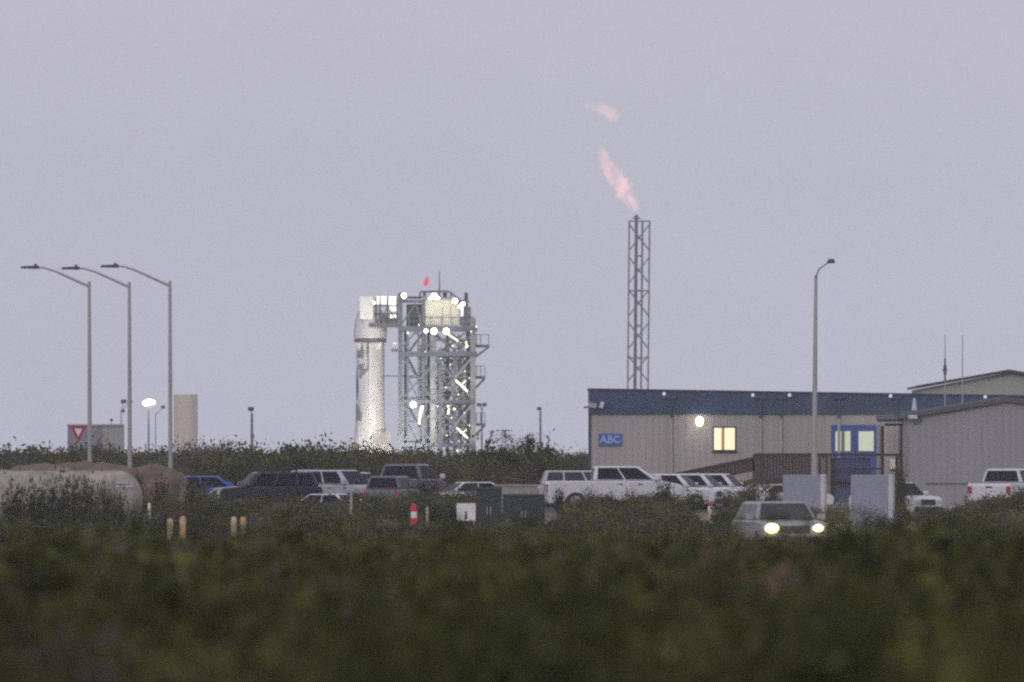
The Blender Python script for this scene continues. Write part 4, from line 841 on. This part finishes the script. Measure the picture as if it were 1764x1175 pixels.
def shrub_mesh(name, lm, seed, n_stem=34, n_leaf=1500, spread=.85, leaf=.055, upright=.5, fuzz=.09, stems=True):
    """unit-height shrub: stems fanning from the base, leaves scattered along them"""
    r = np.random.default_rng(seed)
    V = []; Fc_ = []; MI = []
    az = r.uniform(0, 2*np.pi, n_stem); out_ = spread * np.sqrt(r.uniform(0.02, 1, n_stem)); hh = (1 - .45*(out_/spread)**2) * r.uniform(.55, 1.0, n_stem)
    hh[:9] = r.uniform(.82, 1.0, 9); out_[:9] *= .6
    tips = np.stack([out_*np.cos(az), out_*np.sin(az), hh], 1)
    mids = np.stack([out_*.35*np.cos(az), out_*.35*np.sin(az), hh*.5], 1) if upright > .4 else tips * np.array([.6, .6, .45])
    def bez(i, t): t = t[:, None]; return 2*(1-t)*t*mids[i] + t*t*tips[i]
    if stems:
        for i in range(n_stem):
            t = np.linspace(0, .95, 4); pts = bez(np.full(4, i), t); wds = np.array([.014, .010, .007, .003])
            for off in (np.array([1, 0, 0]), np.array([0, 1, 0])):
                o = len(V)
                for p, w_ in zip(pts, wds): V.append(p - off*w_); V.append(p + off*w_)
                for q in range(3): Fc_.append((o+2*q, o+2*q+1, o+2*q+3, o+2*q+2)); MI.append(1)
    ii = r.integers(0, n_stem, n_leaf); t = r.uniform(.18, 1.0, n_leaf) ** .75
    c = bez(ii, t) + r.normal(0, fuzz, (n_leaf, 3)) * (.4 + t[:, None]) * np.array([1, 1, .75])
    c[:, 2] = np.abs(c[:, 2]) + .01
    a = r.normal(size=(n_leaf, 3)); a /= np.linalg.norm(a, axis=1)[:, None]
    b_ = r.normal(size=(n_leaf, 3)); b_ = np.cross(a, b_); b_ /= np.linalg.norm(b_, axis=1)[:, None]
    s = leaf * r.uniform(.5, 1.3, n_leaf)[:, None]
    q = np.stack([c - a*s, c + b_*s*.45, c + a*s, c - b_*s*.45], 1).reshape(-1, 3)
    o = len(V); V = np.concatenate([np.array(V).reshape(-1, 3), q]) if len(V) else q
    F_ = np.array(Fc_ + [], dtype=np.int64).reshape(-1, 4); F2 = np.arange(n_leaf*4).reshape(-1, 4) + o
    F_ = np.concatenate([F_, F2]); MI = np.concatenate([np.array(MI, dtype=np.int64), np.zeros(n_leaf, dtype=np.int64)])
    me = bpy.data.meshes.new(name); me.vertices.add(len(V)); me.vertices.foreach_set('co', V.astype(np.float32).ravel())
    me.loops.add(len(F_)*4); me.loops.foreach_set('vertex_index', F_.astype(np.int32).ravel())
    me.polygons.add(len(F_)); me.polygons.foreach_set('loop_start', (np.arange(len(F_))*4).astype(np.int32)); me.polygons.foreach_set('loop_total', np.full(len(F_), 4, dtype=np.int32))
    me.materials.append(lm); me.materials.append(stemm); me.polygons.foreach_set('material_index', MI.astype(np.int32))
    me.update(); me.validate(); return me
kinds = dict(
  olive=shrub_mesh("olive_shrub", olive, 1, 40, 2100, fuzz=.11), olive2=shrub_mesh("olive_shrub", olive, 2, 46, 1900, 1.0, .05), olive3=shrub_mesh("olive_shrub", olive, 8, 24, 1100, .7, .06, fuzz=.12),
  green=shrub_mesh("green_shrub", green, 3, 40, 2000, .95, .055, fuzz=.11), green2=shrub_mesh("green_shrub", green, 4, 30, 1600, .8, .06, .3, .12),
  grey=shrub_mesh("grey_shrub", grey, 5, 40, 1300, .8, .045), brown=shrub_mesh("brown_shrub", brown, 6, 46, 1000, .75, .045, fuzz=.07),
  straw=shrub_mesh("straw_shrub", straw, 9, 60, 900, .6, .05, .6, .05))
kc = bpy.data.collections.new("shrub_kinds"); col.children.link(kc)
def shrub(kind, px, Y, ytop, wid, label, group=None):
    x = P(px, 0, Y).x; z = tz(x, Y) - .03; h = P(px, ytop, Y).z - z
    o = bpy.data.objects.new("shrub", kinds[kind]); col.objects.link(o); o.location = (x, Y, z)
    wid *= K(Y) / 1.5; o.scale = (wid, wid, h); o.rotation_euler = (0, 0, random.uniform(0, 6))
    return tag(o, label, "shrub", group)
protos = {}
for kname, args in (("olive", (150, 620, 818, 62, "dense dark olive shrub covering the middle of the tan tank")), ("olive2", (85, 622, 826, 60, "broad olive shrub in front of the tan tank's left half")),
                 ("olive3", (962, 716, 842, 36, "olive shrub covering the rear wheel of the white pickup")), ("green", (1147, 716, 829, 40, "dark green pointed shrub in front of the white pickup's front wheel")),
                 ("green2", (850, 800, 771, 60, "rounded dark green shrub on the skyline left of the small tree")), ("grey", (1015, 717, 840, 50, "grey-leaved shrub below the white pickup's cab")),
                 ("brown", (1092, 712, 838, 54, "reddish brown shrub in front of the white pickup's door")), ("straw", (1050, 590, 898, 60, "pale straw-coloured bush in the scrub below the brown shrub"))):
    o = shrub(kname, *args); protos[kname] = o; col.objects.unlink(o); kc.objects.link(o)
for a in (("green", 205, 612, 846, 46, "green shrub hiding the lower rounded end of the tan tank"), ("green2", 25, 625, 838, 60, "dark shrub at the left edge below the tan tank"),
  ("brown", 304, 608, 845, 32, "tall brown twiggy shrub between two yellow bollards"), ("olive", 345, 714, 826, 56, "grey-green shrub left of the black off-roader"),
  ("brown", 1583, 655, 868, 52, "dark reddish brown shrub below the white hatchback"), ("straw", 1668, 680, 846, 46, "tan dry shrub left of the right-edge pickup"),
  ("green", 1550, 702, 800, 34, "tall narrow green shrub between the right blue-grey panel and the grey shed"), ("green2", 1745, 640, 862, 60, "large dark green shrub at the right edge below the pickup"),
  ("brown", 1236, 660, 876, 30, "small brown shrub beside the faded red and white marker"), ("straw", 1320, 588, 938, 44, "yellow-lit bush under the left headlight of the lit car"),
  ("olive3", 1376, 584, 934, 40, "olive bush under the right headlight of the lit car"), ("brown", 886, 640, 872, 40, "brownish shrub in front of the wider dark green cabinet"),
  ("green2", 938, 800, 764, 50, "green shrub on the skyline just right of the small tree"), ("olive", 990, 790, 778, 60, "low olive shrub beside the left corner of the blue-topped building"),
  ("green", 795, 830, 774, 60, "dark rounded shrub at the launch tower's right foot"), ("green", 330, 880, 769, 46, "dark green shrub below the beige tank"),
  ("green2", 372, 890, 768, 46, "dark green shrub on the skyline right of the beige tank"), ("olive", 436, 900, 772, 50, "olive shrub at the foot of the lone dark light mast"),
  ("green2", 168, 880, 766, 36, "dark spiky shrub in front of the lilac grey shed"), ("olive2", 66, 890, 772, 60, "wide olive shrub on the skyline left of the yield sign"),
  ("grey", 1490, 640, 868, 44, "grey thin-leaved shrub below the right blue-grey panel"), ("green", 1440, 660, 880, 36, "dark green shrub between the two blue-grey panels"),
  ("olive", 1290, 728, 824, 44, "olive shrub below the maroon landing"), ("olive2", 1330, 722, 832, 44, "olive shrub beside the left edge of the left blue-grey panel"),
  ("grey", 778, 716, 835, 84, "grey shrub right of the white rear-facing vehicles"), ("olive", 610, 880, 762, 40, "olive shrub in front of the rocket's foot"),
  ("olive2", 1192, 722, 846, 70, "wide olive shrub hiding the wheels of the row of white cars"), ("olive", 1262, 722, 843, 50, "low olive shrub under the farthest white car of the row"),
  ("olive2", 470, 720, 851, 110, "wide low olive shrub in front of the black off-roader"), ("grey", 570, 716, 852, 60, "grey low shrub in front of the low white car nose"),
  ("olive", 660, 716, 848, 60, "olive shrub under the rear-facing dull grey car"), ("brown", 268, 655, 812, 44, "brownish twiggy shrub against the right end of the earth berm"),
  ("grey", 300, 652, 822, 50, "grey shrub on the right end of the earth berm"), ("olive", 238, 655, 806, 30, "small olive shrub between the tan tank and the earth berm"),
  ("grey", 1596, 700, 868, 60, "grey shrub in front of the white hatchback's nose"), ("olive2", 1700, 708, 858, 60, "olive shrub below the tailgate of the right-edge pickup"),
  ("green", 62, 617, 832, 52, "dark green shrub at the foot of the tan tank's left part"), ("green2", 118, 614, 824, 56, "dense dark green shrub in the middle of the row before the tan tank"),
  ("olive2", 182, 616, 830, 50, "olive shrub before the tan tank's right part"), ("olive3", 232, 612, 872, 36, "small olive shrub under the tan tank's rounded end"),
  ("olive2", 786, 766, 792, 66, "tall olive shrub behind the parked cars, below the launch tower's right side"), ("green", 752, 768, 800, 40, "dark shrub just behind the farthest grey pickup"),
  ("grey", 1512, 652, 876, 60, "wide grey shrub across the bottom of the right blue-grey panel"), ("green2", 1556, 648, 870, 50, "dark green shrub right of the right blue-grey panel's foot"),
  ("straw", 1632, 648, 876, 56, "dry tan shrub between the white hatchback and the right-edge pickup"), ("brown", 1700, 636, 872, 50, "brown shrub low in front of the right-edge pickup's tailgate"),
  ("green", 1262, 588, 900, 44, "green shrub overlapping the lit car's rear flank"), ("olive", 1440, 588, 900, 44, "olive shrub beside the lit car's right headlight"),
  ("brown", 1118, 700, 850, 46, "brown-grey shrub between the reddish one and the dark pointed one below the white pickup"), ("straw", 985, 655, 872, 60, "pale dry shrub right of the wider dark green cabinet"),
  ("grey", 812, 719, 829, 44, "grey shrub in front of the low white car behind the cabinets"), ("olive", 866, 718, 832, 40, "olive shrub behind the wider dark green cabinet"),
  ("green2", 332, 662, 828, 44, "green shrub at the right foot of the earth berm"), ("olive3", 284, 655, 826, 34, "olive shrub against the earth berm under the third street lamp"),
  ("olive2", 735, 722, 826, 60, "olive shrub right of the rear-facing dull grey car"),
  ("grey", 640, 900, 768, 40, "grey-green shrub directly below the white rocket")): shrub(*a)

# small tree on the skyline, with trunk and crown
def tree(px, Y, ytop, label, wpx, seed, lean=0):
    x = P(px, 0, Y).x; z = tz(x, Y); H = P(0, ytop, Y).z - z; t = thing("small_tree", label, "tree", (x, Y, z)); r = random.Random(seed); W = wpx * K(Y)
    tr = MB(); tr.tube((0, 0, -.1), (.05, 0, H*.28), .13, .09, 8); ends = []
    for i in range(7):
        a = r.uniform(0, 6.28); d = r.uniform(.15, .5) * W; e1 = Vector((math.cos(a)*d*.5, math.sin(a)*d*.5, H*r.uniform(.42, .55))); e2 = Vector((math.cos(a)*d + lean, math.sin(a)*d, H*(1.02 - .75*(d/W)**1.0)*r.uniform(.82, .95)))
        tr.path([(.05, 0, H*.27), e1, e2], [.07, .045, .02], 6); ends += [e1, e2]
    tr.build("trunk", M['bark'], t)
    rr_ = np.random.default_rng(seed); N = 6500; cl = [e for e in ends] + [e + Vector((r.gauss(0, W*.13), r.gauss(0, W*.13), r.gauss(.05, H*.08))) for e in ends for _ in range(2)]
    cen = np.array([tuple(e) for e in cl]); sz = rr_.uniform(.10, .24, len(cen)) * W * .55
    ii = rr_.integers(0, len(cen), N); c = cen[ii] + rr_.normal(0, 1, (N, 3)) * sz[ii][:, None] * np.array([.8, .8, 1.05]); c[:, 2] = np.clip(c[:, 2], H*.22, H*1.02)
    a = rr_.normal(size=(N, 3)); a /= np.linalg.norm(a, axis=1)[:, None]; b_ = np.cross(a, rr_.normal(size=(N, 3))); b_ /= np.linalg.norm(b_, axis=1)[:, None]; s = rr_.uniform(.03, .075, N)[:, None]
    q = np.stack([c - a*s, c + b_*s*.5, c + a*s, c - b_*s*.5], 1).reshape(-1, 3)
    me = bpy.data.meshes.new("crown"); me.from_pydata(q.tolist(), [], (np.arange(N*4).reshape(-1, 4)).tolist()); me.materials.append(green)
    o = bpy.data.objects.new("crown", me); col.objects.link(o); o.parent = t
    return t
tree(902, 770, 744, "small bushy tree standing taller than the scrub left of the blue-topped building", 80, 11)
tree(1236 - 300, 820, 762, "thin sparse tree just right of the bushier small tree", 30, 12)
yk = place("dry_stalk", "thin leaning dry stalk on the skyline right of the launch tower", "plant", 838, 1150); H = P(0, 742, 1150).z - yk.location.z
s = MB(); s.path([(0, 0, 0), (.03, 0, H*.5), (.25, 0, H*.85), (.42, 0, H)], [.04, .03, .03, .02], 6); s.build("stem", stemm, yk)
s = MB()
for i in range(70): t_ = random.uniform(.45, 1); c = Vector((.42*t_**2 + random.gauss(0, .07), random.gauss(0, .07), H*t_)); s.bar(c, c + Vector((random.gauss(0, .1), random.gauss(0, .1), random.uniform(.02, .16))), .03)
s.build("seed_heads", brown, yk)
for px, yt, lab in ((107, 772, "thin dark stake at the left edge of the lilac grey shed"), (188, 762, "spiky dark stalk in front of the lilac grey shed")):
    t = place("dry_stalk", lab, "plant", px, 860); H = P(0, yt, 860).z - t.location.z; s = MB(); s.path([(0, 0, 0), (.03, 0, H)], [.05, .04], 6); s.build("stem", stemm, t)

# mass scrub: points carrying shrub instances
LX = [-40, 20, 60, 240, 250, 282, 284, 324, 328, 388, 392, 430, 434, 545, 640, 695, 702, 728, 734, 782, 786, 822, 826, 938, 944, 1010, 1060, 1130, 1140, 1206, 1210, 1236, 1246, 1440, 1446, 1545, 1552, 1625, 1640, 1700, 1764, 1800]
LY = [905, 905, 898, 900, 888, 890, 934, 934, 868, 862, 928, 928, 866, 857, 862, 862, 901, 901, 872, 872, 896, 896, 908, 908, 864, 860, 856, 858, 856, 862, 884, 884, 940, 940, 914, 908, 886, 886, 862, 858, 858, 858]
def limit(px, hw): return max(np.interp(px + d, LX, LY) for d in np.linspace(-hw, hw, 7))
names = sorted(o.name for o in kc.objects); idx = {o.name: i for i, o in enumerate(sorted(kc.objects, key=lambda o: o.name))}
kid = {k_: idx[o.name] for k_, o in protos.items()}
def scatter(name, label, pts):
    me = bpy.data.meshes.new(name); me.from_pydata([p[:3] for p in pts], [], [])
    for nm, tp, dat in (("kindex", 'INT', [p[3] for p in pts]), ("spin", 'FLOAT', [p[4] for p in pts])):
        at = me.attributes.new(nm, tp, 'POINT'); at.data.foreach_set('value', dat)
    at = me.attributes.new("size", 'FLOAT_VECTOR', 'POINT'); at.data.foreach_set('vector', np.array([p[5] for p in pts], dtype=np.float32).ravel())
    o = bpy.data.objects.new(name, me); col.objects.link(o); tag(o, label, "scrub", None, 'stuff')
    ng = bpy.data.node_groups.new(name, 'GeometryNodeTree'); ng.interface.new_socket("Geometry", in_out='INPUT', socket_type='NodeSocketGeometry'); ng.interface.new_socket("Geometry", in_out='OUTPUT', socket_type='NodeSocketGeometry')
    N = ng.nodes.new; gi = N('NodeGroupInput'); go = N('NodeGroupOutput'); ip = N('GeometryNodeInstanceOnPoints'); ci = N('GeometryNodeCollectionInfo')
    ci.inputs['Collection'].default_value = kc; ci.inputs['Separate Children'].default_value = True; ci.inputs['Reset Children'].default_value = True
    ng.links.new(gi.outputs[0], ip.inputs['Points']); ng.links.new(ci.outputs[0], ip.inputs['Instance']); ip.inputs['Pick Instance'].default_value = True
    def na(nm, dt): a = N('GeometryNodeInputNamedAttribute'); a.data_type = dt; a.inputs['Name'].default_value = nm; return a.outputs['Attribute']
    ng.links.new(na("kindex", 'INT'), ip.inputs['Instance Index']); ng.links.new(na("size", 'FLOAT_VECTOR'), ip.inputs['Scale'])
    cx_ = N('ShaderNodeCombineXYZ'); ng.links.new(na("spin", 'FLOAT'), cx_.inputs[2]); ng.links.new(cx_.outputs[0], ip.inputs['Rotation'])
    ng.links.new(ip.outputs[0], go.inputs[0])
    md = o.modifiers.new("scatter", 'NODES'); md.node_group = ng
    return o
KS = ["olive", "olive2", "olive3", "green", "green2", "grey", "brown", "straw"]
def pick(x, Y):
    n = noise.noise(Vector((x * .22, Y * .035, 3.3)))
    wts = [.20, .18, .13, .12, .10, .12, .09, .06] if Y < 560 else [.13, .12, .09, .09, .07, .25, .14, .11]
    if n > .18: wts = [.15, .14, .1, .07, .07, .15, .20, .12]
    if n < -.22: wts = [.12, .1, .1, .34, .30, .03, .01, 0]
    return random.choices(KS, wts)[0]
def field(y0, y1, dens, hmin, hmax, lim=True, xr=None, skip=None):
    pts = []; Y = y0
    area = 0
    while Y < y1:
        stp = 4.0; hw = (.030 * Y + 3.5) * 1.12
        if xr: a_, b_ = xr(Y)
        else: a_, b_ = -hw, hw
        n = int((b_ - a_) * stp * dens + random.random())
        for _ in range(n):
            x = random.uniform(a_, b_); yy_ = Y + random.random() * stp; z = tz(x, yy_) - .04
            big = noise.noise(Vector((x * .35, yy_ * .06, 9.1)))
            h = random.uniform(hmin, hmax) * (1 + .45 * big); wd = h * random.uniform(.65, 1.05)
            px = 882 + x / K(yy_)
            if big < -.28 and random.random() < .75: continue
            if skip and skip(px, x, yy_): continue
            if lim:
                L_ = limit(px, wd * 1.1 / K(yy_)) + random.gauss(3, 6)
                if yy_ > 612:
                    if 250 < px < 460: L_ = min(L_, 866 + random.gauss(0, 5))
                    elif 1246 < px < 1445: L_ = min(L_, 886 + random.gauss(0, 6))
                    elif yy_ > 655 and 698 < px < 830: L_ = min(L_, 860 + random.gauss(0, 4))
                if yy_ < 540: L_ = max(L_, (957 if yy_ < 330 else 957 - (yy_ - 330) * .17) + random.gauss(0, 9))
                zm = CAMZ - (L_ - HY) * K(yy_)
                if z + h > zm: h = zm - z; wd = min(wd, max(.35, h * 1.3))
                if h < .18: continue
            pts.append((x, yy_, z, kid[pick(x, yy_)], random.uniform(0, 6.28), (wd, wd, h)))
        Y += stp
    return pts
def skip_road(px, x, Y):
    if 590 < Y < 609 and True: return True
    if 596 < Y and 1240 < px < 1450 and Y < 612: return True
    if 640 < Y < 650 and px < 250: return True
    if 650 < Y < 658 and 810 < px < 945: return True
    return False
def sk2(px, x, Y):
    if 664 < Y < 672 and px < 330: return random.random() < .7
    return (689 < Y < 696 and (1340 < px < 1545)) or (698 < Y < 711 and 1540 < px < 1620) or (Y > 716 and px > 1660)
scatter("foreground_scrub", "dark out-of-focus desert scrub filling the foreground", field(92, 330, .62, .55, 1.75))
scatter("middle_scrub", "mixed olive and brown desert scrub between the foreground and the parking lot", field(330, 640, .7, .5, 1.3, skip=skip_road) + field(640, 722, .8, .7, 1.5, skip=lambda p, x, y: skip_road(p, x, y) or sk2(p, x, y)))
def left_of_building(Y): return (-(.030*Y + 4), 2.6 if Y < 900 else .03*Y + 4)
scatter("far_scrub", "hazy scrub on the skyline behind the parked cars", field(768, 900, .22, 1.1, 2.3, lim=False, xr=left_of_building) + field(900, 1250, .17, .6, 1.25, lim=False))

# ------------------------------------------------------------------ haze
hb = MB().box(-1110, 1110, -130, 3420, -3.0, 56)
hm = bpy.data.materials.new("haze"); hm.use_nodes = True; t = hm.node_tree; t.nodes.clear()
ho = t.nodes.new("ShaderNodeOutputMaterial"); hv_ = t.nodes.new("ShaderNodeVolumePrincipled"); t.links.new(hv_.outputs[0], ho.inputs['Volume'])
hv_.inputs['Anisotropy'].default_value = 0.6; hv_.inputs['Density'].default_value = 0.00012; hv_.inputs['Color'].default_value = (.96, .96, 1, 1)
o = hb.build("haze", hm); o['kind'] = 'stuff'
